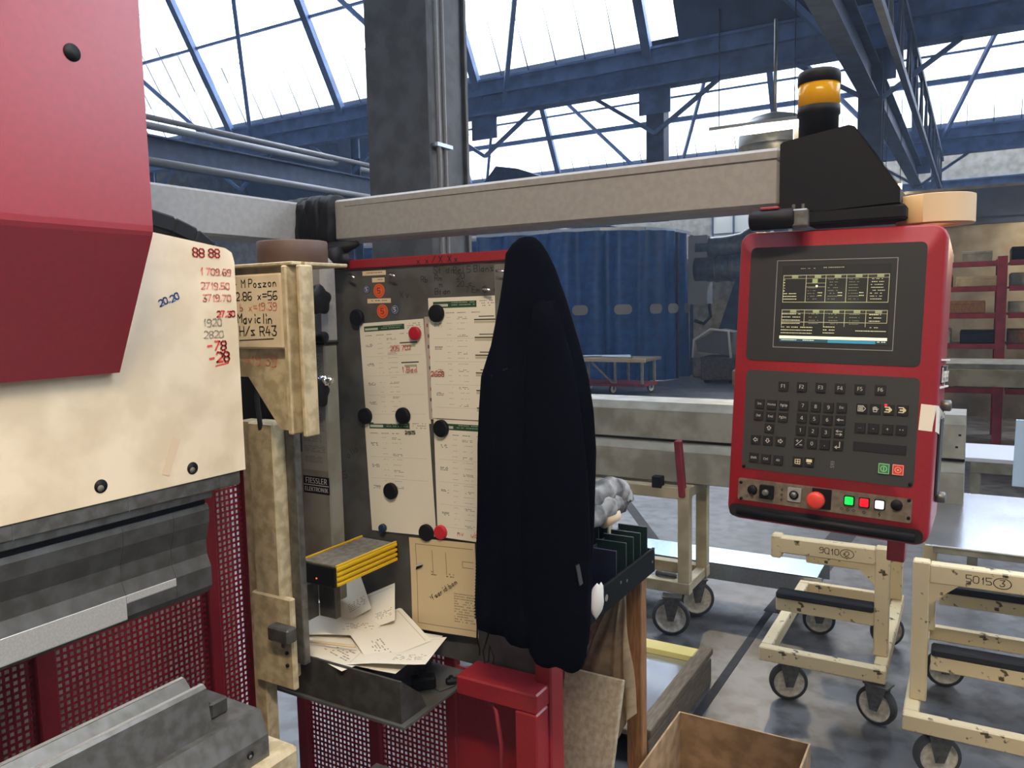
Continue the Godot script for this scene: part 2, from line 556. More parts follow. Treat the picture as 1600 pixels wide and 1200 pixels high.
func hall() -> void:
	var s := S()
	box(s, Vector3(-28, -0.4, -38), Vector3(30, 0, 10))
	struct("floor", s, M.floor, "stained grey concrete workshop floor")
	for w in [["wall_left", Vector3(-28.3, -0.4, -38), Vector3(-28, 12, 10)], ["wall_right", Vector3(30, -0.4, -38), Vector3(30.3, 12, 10)], ["wall_behind", Vector3(-28.3, -0.4, 10), Vector3(30.3, 12, 10.3)], ["wall_back", Vector3(-28.3, -0.4, -38.3), Vector3(30.3, 12, -38)]]:
		s = S()
		box(s, w[1], w[2])
		struct(w[0], s, M.wall)
	# floor joints and a worn track, dark matter pressed into the concrete
	var dark := mat(Color8(44, 44, 46), 0.8, 0.0, M.grime, 2.0)
	for j in [[Vector3(-0.70, 0, -5.9), Vector3(-0.80, 0, -3.95), 0.16], [Vector3(-0.85, 0, -3.95), Vector3(-0.87, 0, -2.2), 0.035], [Vector3(-3.4, 0, -7.4), Vector3(-1.5, 0, -4.4), 0.07], [Vector3(-6.0, 0, -6.68), Vector3(3, 0, -6.62), 0.03], [Vector3(-2.0, 0, -2.55), Vector3(2.5, 0, -2.48), 0.03]]:
		s = S()
		bar(s, j[0] + Vector3(0, -0.008, 0), j[1] + Vector3(0, -0.008, 0), j[2], 0.02)
		struct("floor_joint_strip", s, dark)
	# saw-tooth roof: each bay is an opaque slope that falls toward the camera's side and a glazed slope on the far side
	for zf in [-3.2, -14.2, -25.2, -36.2]:
		s = S()
		quad(s, Vector3(-28, 10.7, zf + 2.6), Vector3(-28, 6.2, zf + 11.0), Vector3(30, 6.2, zf + 11.0), Vector3(30, 10.7, zf + 2.6))
		var roof := struct("ceiling", s, M.roof, "dark opaque slope of the saw-tooth roof")
		s = S()
		quad(s, Vector3(30, 10.85, zf + 2.6), Vector3(30, 6.35, zf + 11.0), Vector3(-28, 6.35, zf + 11.0), Vector3(-28, 10.85, zf + 2.6))
		quad(s, Vector3(-28, 10.7, zf + 2.6), Vector3(30, 10.7, zf + 2.6), Vector3(30, 10.85, zf + 2.6), Vector3(-28, 10.85, zf + 2.6))
		part("pale_roof_backing", s, M.roof_out, roof)  # outer skin added pale so the glass looks out on white
		glazing(zf)
		# gutter beam along the foot of the glass
		s = S()
		i_beam(s, Vector3(-28, 5.5, zf), Vector3(30, 5.5, zf), 0.7, 0.34, 0.04)
		box(s, Vector3(-28, 5.9, zf - 0.25), Vector3(30, 6.22, zf + 0.12))
		struct("roof_beam", s, M.steel_blue, "deep blue grey steel gutter beam across the roof")
	# columns under the gutter beams
	for c in [[-1.55, -14.2], [-12.6, -14.2], [-20.0, -14.2], [-5.2, -25.2], [2.2, -25.2], [-12.6, -25.2], [-20.0, -25.2], [5.9, -14.2]]:
		s = S()
		xf = Transform3D(Basis(), Vector3(c[0], 0, c[1]))
		h_column(s, 0.36, 0.34, 5.5)
		xf = Transform3D()
		struct("steel_column", s, M.steel_navy, "dark blue steel column under the gutter beam")
	s = S()
	xf = Transform3D(Basis(), Vector3(-5.2, 3.12, -14.35))
	box(s, Vector3(-0.17, 0, -0.15), Vector3(0.17, 2.38, 0.15), 0.01)
	xf = Transform3D()
	struct("hanging_column", s, M.steel_navy, "dark steel drop column between the gutter beam and the curtain booth")
	# the near column with two conduits
	var col := group_struct("steel_column", "wide grey steel column rising behind the notice board")
	s = S()
	xf = Transform3D(Basis(), Vector3(-2.675, 0, -3.59))
	h_column(s, 0.41, 0.38, 5.5)
	xf = Transform3D()
	part("column_section", s, M.column, col)
	s = S()
	box(s, Vector3(-2.505, 0.03, -3.75), Vector3(-2.49, 5.4, -3.43))  # plate added in the recess so this side catches light
	part("added_cover_plate", s, M.column, col)
	for x in [-2.452, -2.462]:
		s = S(true)
		var zz := -3.46 if x > -2.46 else -3.53
		tube(s, [Vector3(x, 0.02, zz), Vector3(x, 5.4, zz)], 0.012, 8)
		part("conduit", s, M.arm, col)
	for y in [1.2, 2.4, 3.6]:
		s = S()
		box(s, Vector3(-2.48, y, -3.57), Vector3(-2.438, y + 0.02, -3.43))
		part("conduit_clip", s, M.galv, col)
	# trusses: bracing between rafters in the glazed slope and under the gutter
	crane_ways()

func h_column(s: SurfaceTool, w: float, d: float, h: float) -> void:
	box(s, Vector3(-w / 2, 0, d / 2 - 0.03), Vector3(w / 2, h, d / 2), 0.004)
	box(s, Vector3(-w / 2, 0, -d / 2), Vector3(w / 2, h, -d / 2 + 0.03), 0.004)
	box(s, Vector3(-0.012, 0, -d / 2 + 0.03), Vector3(0.012, h, d / 2 - 0.03))
	box(s, Vector3(-w / 2 - 0.05, 0, -d / 2 - 0.05), Vector3(w / 2 + 0.05, 0.03, d / 2 + 0.05))

func on_glass(zf: float, x: float, y: float, off := 0.0) -> Vector3:     # a point of the glazed slope, off metres below it
	return Vector3(x, y, zf + (y - 6.2) * 2.6 / 4.5) + Vector3(0, -0.5, 0.866) * off

func glazing(zf: float) -> void:
	var n := [-3.2, -14.2, -25.2, -36.2].find(zf) + 1
	var g := group_struct("window_%d" % n, "sloping roof glazing of wired panes in steel bars")
	var from := -20.2
	var to := 4.6
	if zf == -14.2: to = -4.72
	if zf == -25.2: to = 4.3
	if zf in [-3.2, -36.2]: from = -26.0; to = 29.0
	var pw := 0.62
	var count := int((to - from) / pw)
	var dir := Vector3(0, 4.5, 2.6).normalized()
	var long := Vector3(0, 4.5, 2.6).length()
	var rows := [0.0, 0.39, 1.0]
	var seen := zf in [-14.2, -25.2]
	if seen:
		for r in 2:
			var pm := BoxMesh.new()
			pm.size = Vector3(pw - 0.012, (rows[r + 1] - rows[r]) * long - 0.012, 0.006)
			for i in count:
				var mid: float = (rows[r] + rows[r + 1]) * 0.5 * long
				inst("pane", pm, M.glass, g, Transform3D(Basis(Vector3.RIGHT, dir, Vector3.RIGHT.cross(dir)), Vector3(from + (i + 0.5) * pw, 6.2, zf) + dir * mid))
	else:
		var p := S()
		bar(p, Vector3(from, 6.2, zf) + dir * long * 0.5, Vector3(to, 6.2, zf) + dir * long * 0.5, 0.006, 0.006)
		p = S()
		quad(p, Vector3(from, 6.2, zf), Vector3(to, 6.2, zf), Vector3(to, 10.7, zf + 2.6), Vector3(from, 10.7, zf + 2.6))
		part("pane", p, M.glass, g)
	# glazing bars, wide at the foot and tapering
	for i in count + 1:
		if not seen: break
		var x := from + i * pw
		var b := S()
		var a := on_glass(zf, x, 6.2, 0.02)
		for seg in [[0.0, 0.9, 0.026, 0.010], [0.9, long, 0.010, 0.008]]:
			var p0: Vector3 = a + dir * seg[0]
			var p1: Vector3 = a + dir * seg[1]
			var w0 := Vector3(seg[2] / 2, 0, 0)
			var w1 := Vector3(seg[3] / 2, 0, 0)
			var th := Vector3(0, -0.5, 0.866) * 0.015
			quad(b, p0 - w0 + th, p0 + w0 + th, p1 + w1 + th, p1 - w1 + th)
			quad(b, p0 + w0, p0 - w0, p1 - w1, p1 + w1)
			quad(b, p0 + w0 + th, p0 + w0, p1 + w1, p1 + w1 + th)
			quad(b, p0 - w0, p0 - w0 + th, p1 - w1 + th, p1 - w1)
		part("glazing_bar", b, M.steel_navy, g)
	# purlins
	for y in [7.95, 9.3]:
		var b := S()
		bar(b, on_glass(zf, from, y, 0.09), on_glass(zf, to, y, 0.09), 0.05, 0.06)
		part("purlin", b, M.steel_blue, g)
	if zf == -25.2:
		var b := S()
		bar(b, on_glass(zf, from, 7.35, 0.12), on_glass(zf, to, 7.35, 0.12), 0.1, 0.14)
		part("purlin", b, M.steel_blue, g)
	# rafters and braces
	var x := -20.1
	var k := 0
	while x < to + 0.1:
		var b := S()
		bar(b, on_glass(zf, x, 5.6, 0.12), on_glass(zf, x, 10.7, 0.12), 0.17, 0.14)
		part("rafter", b, M.steel_blue, g)
		if seen:
			b = S()
			if k % 2 == 0: bar(b, on_glass(zf, x + 3.3, 5.7, 0.2), on_glass(zf, x + 0.4, 8.9, 0.2), 0.1, 0.1)
			else: bar(b, on_glass(zf, x + 0.5, 5.7, 0.2), on_glass(zf, x + 2.3, 9.2, 0.2), 0.09, 0.09)
			part("brace", b, M.steel_blue, g)
		x += 3.7
		k += 1
	if zf == -14.2:
		# the rest of this slope is closed with corrugated sheet
		var b := S()
		for i in 26:
			var x0 := -4.72 + i * 0.25
			var d := 0.03 if i % 2 == 0 else 0.0
			quad(b, on_glass(zf, x0, 6.2, d), on_glass(zf, x0 + 0.25, 6.2, d), on_glass(zf, x0 + 0.25, 10.7, d), on_glass(zf, x0, 10.7, d))
			quad(b, on_glass(zf, x0, 6.2, d - 0.06), on_glass(zf, x0, 10.7, d - 0.06), on_glass(zf, x0 + 0.25, 10.7, d - 0.06), on_glass(zf, x0 + 0.25, 6.2, d - 0.06))
		part("cladding_sheet", b, M.roof, g)
		wide_panes(g, zf, 1.8)
	elif zf == -25.2:
		var b := S()
		quad(b, on_glass(zf, -28, 6.2), on_glass(zf, -20.2, 6.2), on_glass(zf, -20.2, 10.7), on_glass(zf, -28, 10.7))
		part("cladding_sheet", b, M.roof, g)
		wide_panes(g, zf, 4.45)

func wide_panes(g: Node3D, zf: float, x: float) -> void:       # the glazing goes on to the right, outside the picture
	while x < 28.0:
		var b := S()
		quad(b, on_glass(zf, x, 6.2), on_glass(zf, x + 2.0, 6.2), on_glass(zf, x + 2.0, 10.7), on_glass(zf, x, 10.7))
		part("pane", b, M.glass, g)
		b = S()
		bar(b, on_glass(zf, x + 2.02, 5.6, 0.1), on_glass(zf, x + 2.02, 10.7, 0.1), 0.12, 0.12)
		part("rafter", b, M.steel_blue, g)
		x += 2.04

func crane_ways() -> void:
	# runway girders along the hall, left aisle and right aisle
	var s := S()
	i_beam(s, Vector3(-12.4, 4.15, -30), Vector3(-12.4, 4.15, -2), 0.5, 0.24, 0.03)
	struct("runway_beam", s, M.steel_navy, "grey crane runway girder along the far aisle")
	for q in [[-12.0, 4.85, 0.05], [-12.9, 4.95, 0.07], [-11.6, 4.05, 0.06]]:
		s = S(true)
		tube(s, [Vector3(q[0], q[1], -30), Vector3(q[0], q[1], -2)], q[2], 8)
		struct("service_pipe_beam", s, M.arm, "long service pipe running beside the crane runway")
	s = S()
	i_beam(s, Vector3(-1.55, 4.75, -26), Vector3(-1.55, 4.75, -6), 0.55, 0.26, 0.03)
	struct("runway_beam", s, M.steel_navy, "dark crane runway girder above the console")
	s = S()
	bar(s, Vector3(-0.95, 5.5, -26), Vector3(-0.95, 5.5, -6), 0.08, 0.1)
	bar(s, Vector3(-0.95, 4.6, -26), Vector3(-0.95, 4.6, -6), 0.08, 0.1)
	for k in 26:
		var z := -25.6 + k * 0.75
		bar(s, Vector3(-0.95, 4.6, z), Vector3(-0.95, 5.5, z + (0.37 if k % 2 == 0 else -0.37)), 0.04, 0.04)
	struct("lattice_beam", s, M.steel_navy, "steel lattice girder beside the crane runway")
	# truss web below the far gutter
	for z in [-14.2, -25.2]:
		s = S()
		for k in 7:
			var x := -20.0 + k * 3.7
			bar(s, Vector3(x - 1.2, 5.5, z), Vector3(x, 4.7, z), 0.07, 0.07)
			bar(s, Vector3(x + 1.2, 5.5, z), Vector3(x, 4.7, z), 0.07, 0.07)
			box(s, Vector3(x - 0.3, 5.05, z - 0.02), Vector3(x + 0.3, 5.55, z + 0.02))
		struct("truss_beam", s, M.steel_blue, "knee braces and gusset plates under the gutter beam")

func lamps() -> void:
	# fluorescent luminaire over the operator's place: lights the machine and the board
	var at := Vector3(0.2, 3.6, 0.35)
	var t := thing("ceiling_lamp", "white fluorescent luminaire hanging above the operator's place", "lamp", at)
	var s := S()
	box(s, at + Vector3(-0.75, 0.02, -0.14), at + Vector3(0.75, 0.09, 0.14), 0.006)
	part("housing", s, M.white, t)
	for dz in [-0.07, 0.07]:
		s = S(true)
		tube(s, [at + Vector3(-0.7, 0, dz), at + Vector3(0.7, 0, dz)], 0.013, 10)
		part("fluorescent_tube", s, glow(Color(1.0, 0.84, 0.62), 2.0), t)
	for dx in [-0.6, 0.6]:
		s = S()
		tube(s, [at + Vector3(dx, 0.09, 0), at + Vector3(dx, 4.2, 0)], 0.004, 5)
		part("hanger", s, M.black, t)
	var l := AreaLight3D.new()
	l.name = "operator_lamp_light"
	add_child(l)
	l.position = at + Vector3(0, -0.03, 0)
	l.rotation_degrees = Vector3(-90, 0, 0)
	l.area_size = Vector2(1.4, 0.26)
	l.light_color = Color(1.0, 0.92, 0.81)
	l.light_energy = 11.0
	l.area_range = 30.0
	l.shadow_enabled = true
	# tube lamps further down the hall
	for d in [[Vector3(-1.9, 3.23, -8.0), 0.9, "bright tube lamp with a white end bracket seen over the arm", 4.0], [Vector3(1.3, 2.42, -11.6), 1.1, "warm tube lamp glowing above the red racks", 3.0], [Vector3(-1.02, 3.07, -12.0), 0.22, "small oval lamp beside the dark column", 1.0], [Vector3(-8.6, 2.75, -15.5), 0.5, "small tube lamp beside the blue curtain booth", 1.0]]:
		at = d[0]
		t = thing("tube_lamp", d[2], "lamp", at)
		s = S(true)
		tube(s, [at - Vector3(d[1] / 2, 0, 0), at + Vector3(d[1] / 2, 0, 0)], 0.036, 10)
		part("fluorescent_tube", s, glow(Color(1.0, 0.94, 0.84), 9.0), t)
		s = S()
		box(s, at + Vector3(-d[1] / 2, 0.035, -0.05), at + Vector3(d[1] / 2, 0.07, 0.05), 0.004)
		part("housing", s, M.white, t)
		s = S()
		box(s, at + Vector3(d[1] / 2 - 0.1, -0.2, -0.03), at + Vector3(d[1] / 2, 0.03, 0.0), 0.004)
		if d[1] == 0.9: part("end_bracket", s, M.white, t)
		for e in [-0.4, 0.4]:
			s = S()
			tube(s, [at + Vector3(d[1] * e, 0.07, 0), at + Vector3(d[1] * e, 1.2 if d[1] < 1.0 else 2.2, 0)], 0.005, 5)
			part("hanger", s, M.black, t)
		var o := OmniLight3D.new()
		o.name = "tube_lamp_light"
		add_child(o, true)
		o.position = at - Vector3(0, 0.06, 0)
		o.light_color = Color(1.0, 0.9, 0.72)
		o.light_energy = d[3]
		o.light_size = 0.05
		o.omni_range = 30.0
		o.shadow_enabled = true

const SIDE := Basis(Vector3(0, 0, -1), Vector3(0, 1, 0), Vector3(1, 0, 0))    # drawing plane of faces that look along +x: local x runs into the hall

func perforated(s: SurfaceTool, u0: float, u1: float, v0: float, v1: float, pitch: float, hole: float, at: Callable) -> void:   # one sheet with square holes; at(u, v, depth) gives points
	var nu := int((u1 - u0) / pitch)
	var nv := int((v1 - v0) / pitch)
	var m := (pitch - hole) / 2
	for i in nu:
		for j in nv:
			var a := u0 + i * pitch
			var b := v0 + j * pitch
			var o := [at.call(a, b, 0.0), at.call(a + pitch, b, 0.0), at.call(a + pitch, b + pitch, 0.0), at.call(a, b + pitch, 0.0)]
			var h := []
			var k := []
			for c in [[m, m], [m + hole, m], [m + hole, m + hole], [m, m + hole]]:
				h.append(at.call(a + c[0], b + c[1], 0.0))
				k.append(at.call(a + c[0], b + c[1], -0.0015))
			for e in 4:
				var f := (e + 1) % 4
				quad(s, o[e], o[f], h[f], h[e])
				quad(s, h[e], h[f], k[f], k[e])

func socket_bolt(at: Vector3, r: float, parent: Node3D) -> void:      # countersunk socket screw in a face that looks along +x
	var s := S(true)
	lathe(s, [[r, 0.0], [r, 0.0008], [0.0, 0.0010]], Transform3D(Basis(Vector3(0, 1, 0), Vector3(1, 0, 0), Vector3(0, 0, -1)), at), 20)
	var o := part("bolt_hole", s, M.black, parent)
	s = S(true)
	cyl(s, at + Vector3(0, -r * 0.3, 0.001), at + Vector3(0.0016, -r * 0.3, 0.001), r * 0.5, 12)
	part("bolt_head", s, M.grey_dust, o)

func press_brake() -> void:
	# red hood
	var t := thing("machine_hood", "tall red sheet-metal hood with one round hole, folded inward at its foot", "machine cover", Vector3(-1.2, 1.457, 0))
	var s := S()
	prism(s, [Vector2(-1.243, 1.457), Vector2(-1.225, 1.457), Vector2(-1.117, 1.674), Vector2(-1.1145, 1.681), Vector2(-1.114, 1.69), Vector2(-1.114, 2.7), Vector2(-1.243, 2.7)], -0.795, 0.9)
	part("cover", s, M.red_hood, t)
	s = S(true)
	lathe(s, [[0.0125, 0.0], [0.0125, 0.0008], [0.0, 0.0010]], Transform3D(Basis(Vector3(0, 1, 0), Vector3(1, 0, 0), Vector3(0, 0, -1)), Vector3(-1.1138, 1.923, -0.684)), 18)
	part("bolt_hole", s, M.black, t)
	# ram plate
	t = thing("machine_ram", "cream steel ram plate covered with red marker figures", "machine part", Vector3(-1.27, 1.2, 0))
	s = S()
	xf = Transform3D(SIDE, Vector3.ZERO)
	prism(s, [Vector2(-0.9, 1.242), Vector2(1.06, 1.242), Vector2(1.06, 1.65), Vector2(1.055, 1.668), Vector2(1.04, 1.676), Vector2(0.85, 1.70), Vector2(-0.9, 1.70)], -1.30, -1.244)
	xf = Transform3D()
	part("plate", s, M.cream, t)
	for b in [[1.270, -0.760], [1.267, -0.938], [1.272, -0.58]]: socket_bolt(Vector3(-1.244, b[0], b[1]), 0.0115, t)
	s = S()
	xf = Transform3D(SIDE * Basis(Vector3(0, 0, 1), deg_to_rad(-24)), Vector3(-1.2438, 1.296, -0.895))
	box(s, Vector3(-0.008, -0.034, 0), Vector3(0.008, 0.034, 0.0006))
	xf = Transform3D()
	part("tape_piece", s, M.tape_pale, t)
	s = S()
	box(s, Vector3(-1.31, 1.214, -1.05), Vector3(-1.247, 1.242, 0.9), 0.003)
	for k in 10: box(s, Vector3(-1.2475, 1.2145, -1.0 + k * 0.19), Vector3(-1.2465, 1.2415, -0.998 + k * 0.19))
	part("clamp_rail", s, M.steel, t)
	s = S()
	box(s, Vector3(-1.31, 1.199, -0.99), Vector3(-1.258, 1.214, 0.9), 0.002)
	part("clamp_lip", s, M.steel, t)
	s = S()
	box(s, Vector3(-1.31, 1.186, -0.985), Vector3(-1.276, 1.199, 0.9))
	part("clamp_gap", s, M.black, t)
	var ux := Vector3(0, 0, -1)
	var uy := Vector3.UP
	var px := -1.2435
	note("red_writing", "88 88", Vector3(px, 1.657, -0.966), ux, uy, 0.0155, 0.0028, M.ink_red, t)
	note("faint_writing", "1 709,69", Vector3(px, 1.624, -0.980), ux, uy, 0.0118, 0.0022, M.ink_red_faint, t)
	note("faint_writing", "2719,50", Vector3(px, 1.598, -0.980), ux, uy, 0.0118, 0.0020, M.ink_red_faint, t)
	note("faint_writing", "3719,70", Vector3(px, 1.575, -0.982), ux, uy, 0.0118, 0.0021, M.ink_red_faint, t)
	note("red_writing", "27,30", Vector3(px, 1.545, -1.012), ux, uy, 0.0108, 0.0026, M.ink_red, t)
	note("rubbed_writing", "1920", Vector3(px, 1.528, -0.980), ux, uy, 0.013, 0.0018, M.ink_faint, t)
	note("rubbed_writing", "2820", Vector3(px, 1.506, -0.980), ux, uy, 0.013, 0.0016, M.ink_faint, t)
	note("red_writing", "-78", Vector3(px, 1.482, -0.986), ux, (uy + Vector3(0, 0, -0.1)).normalized(), 0.017, 0.0034, M.ink_red, t)
	note("red_writing", "-28", Vector3(px, 1.459, -0.990), ux, uy, 0.018, 0.0038, M.ink_red, t)
	s = S()
	ink(s, Vector3(px, 1.452, -1.003), Vector3(px, 1.456, -1.032), Vector3.RIGHT, 0.0028)
	part("red_underline", s, M.ink_red, t)
	note("blue_writing", "20,20", Vector3(px, 1.566, -0.892), (ux + uy * 0.35).normalized(), (uy - ux * 0.35).normalized(), 0.011, 0.0022, M.ink_blue, t)
	# unseen block added behind the ram and hood, shading the guard below
	t = thing("shade_housing", "cream housing block added unseen behind the ram and hood to shade the guard", "machine part", Vector3(-1.8, 1.25, 0))
	s = S()
	box(s, Vector3(-2.24, 1.25, -1.03), Vector3(-1.315, 1.64, 0.9), 0.01)
	part("lower_shade_block", s, M.cream_dirty, t)
	s = S()
	box(s, Vector3(-2.24, 1.64, -0.70), Vector3(-1.315, 2.7, 0.9), 0.01)
	part("upper_shade_block", s, M.cream_dirty, t)
	# punch segments
	var n := 0
	for z in [[-0.808, 0.9, "long dark steel punch segment with a bright ground tip under the ram"], [-0.909, -0.8085, "short steel punch segment with a half-worn ground patch"], [-0.988, -0.9095, "end punch segment of plain dark steel beside the red guard"]]:
		t = thing("punch_segment", z[2], "press tool", Vector3(-1.29, 1.01, (z[0] + z[1]) / 2))
		s = S()
		prism(s, [Vector2(-1.305, 1.186), Vector2(-1.272, 1.186), Vector2(-1.268, 1.176), Vector2(-1.270, 1.150), Vector2(-1.282, 1.115), Vector2(-1.282, 1.085), Vector2(-1.272, 1.062), Vector2(-1.272, 1.024), Vector2(-1.286, 1.008), Vector2(-1.300, 1.024), Vector2(-1.305, 1.10)], z[0], z[1])
		part("body", s, M.steel_dark, t)
		s = S()
		if n == 0: prism(s, [Vector2(-1.2722, 1.062), Vector2(-1.2714, 1.061), Vector2(-1.2714, 1.020), Vector2(-1.2722, 1.018)], z[0], z[1])
		elif n == 1: prism(s, [Vector2(-1.2722, 1.062), Vector2(-1.2714, 1.061), Vector2(-1.2714, 1.048), Vector2(-1.2722, 1.046)], z[0], z[1])
		if n < 2: part("ground_band", s, M.steel_bright, t)
		n += 1
	# lower tool and bench
	t = thing("lower_die", "worn steel die bar with two ground top edges lying on the bench rail", "press tool", Vector3(-1.23, 0.79, -0.05))
	s = S()
	prism(s, [Vector2(-1.275, 0.79), Vector2(-1.185, 0.79), Vector2(-1.196, 0.868), Vector2(-1.202, 0.873), Vector2(-1.212, 0.873), Vector2(-1.235, 0.85), Vector2(-1.256, 0.873), Vector2(-1.268, 0.873)], -0.903, 0.9)
	part("body", s, M.steel, t)
	for x in [-1.2065, -1.2625]:
		s = S()
		box(s, Vector3(x - 0.004, 0.8728, -0.903), Vector3(x + 0.004, 0.8738, 0.9))
		part("ground_edge", s, M.steel_bright, t)
	t = thing("bench_rail", "steel bench rail with a row of bolt holes carrying the die", "machine part", Vector3(-1.24, 0.0, 0))
	s = S()
	prism(s, [Vector2(-1.34, 0.70), Vector2(-1.15, 0.70), Vector2(-1.15, 0.745), Vector2(-1.17, 0.79), Vector2(-1.34, 0.79)], -1.0, 0.9)
	part("upper_rail", s, M.steel, t)
	s = S()
	box(s, Vector3(-1.34, 0.0, -1.06), Vector3(-1.13, 0.70, 0.9), 0.01)
	part("bench_beam", s, M.cream_dirty, t)
	s = S()
	box(s, Vector3(-1.275, 0.79, -0.965), Vector3(-1.215, 0.822, -0.925), 0.004)
	part("stop_block", s, M.steel_dark, t)
	for k in 8: socket_bolt(Vector3(-1.1495, 0.724, -0.955 + k * 0.075), 0.0075, t)
	# red perforated guards behind the tools
	t = thing("machine_guard", "dark red perforated guard sheet behind the press tools", "machine guard", Vector3(-1.75, 0.0, -0.4))
	s = S()
	perforated(s, -0.6, 1.49, 0.30, 1.19, 0.0155, 0.0088, func(u, w, d): return Vector3(-1.75 + d, w, -u))
	part("perforated_sheet", s, M.red, t)
	for z in [[-1.37, -1.335], [-0.93, -0.885], [0.55, 0.6], [-1.50, -1.47]]:
		s = S()
		box(s, Vector3(-1.77, 0, z[0]), Vector3(-1.735, 1.25, z[1]), 0.003)
		part("post", s, M.red, t)
	s = S()
	box(s, Vector3(-1.77, 1.19, -1.5), Vector3(-1.735, 1.25, 0.6), 0.003)
	part("top_rail", s, M.red, t)
	s = S()
	box(s, Vector3(-2.75, 0.0, -1.85), Vector3(-2.25, 1.35, 0.9), 0.01)  # block added to dull the daylight behind the guard holes
	single("rear_shade_block", "dusty beige block added behind the guard to dull the light in its holes", "machine part", Vector3(-2.5, 0.0, -0.2), s, mat(Color8(128, 116, 104), 0.8, 0.0, M.grime, 2.0))
	t = thing("machine_guard", "dark red perforated guard sheet standing under the grey notice board", "machine guard", Vector3(-1.35, 0.0, -1.66))
	s = S()
	perforated(s, -1.73, -1.18, 0.08, 0.70, 0.0155, 0.0088, func(u, w, d): return Vector3(u, w, -1.66 + d))
	part("perforated_sheet", s, M.red, t)
	for x in [[-1.76, -1.72], [-1.475, -1.435], [-1.20, -1.165]]:
		s = S()
		box(s, Vector3(x[0], 0, -1.675), Vector3(x[1], 0.71, -1.645), 0.003)
		part("post", s, M.red, t)

func knob(at: Vector3, r: float, parent: Node3D) -> void:     # black star knob facing +x
	var s := S(true)
	var rings := []
	for lv in [[0.0, 0.55], [0.006, 0.95], [0.02, 1.0], [0.026, 0.9], [0.028, 0.5]]:
		var ring := []
		for k in 30:
			var a := TAU * k / 30
			var rr: float = r * lv[1] * (1.0 + 0.13 * cos(a * 5.0))
			ring.append(at + Vector3(lv[0], rr * cos(a), rr * sin(a)))
		rings.append(ring)
	loft(s, rings)
	part("star_knob", s, M.black, parent)

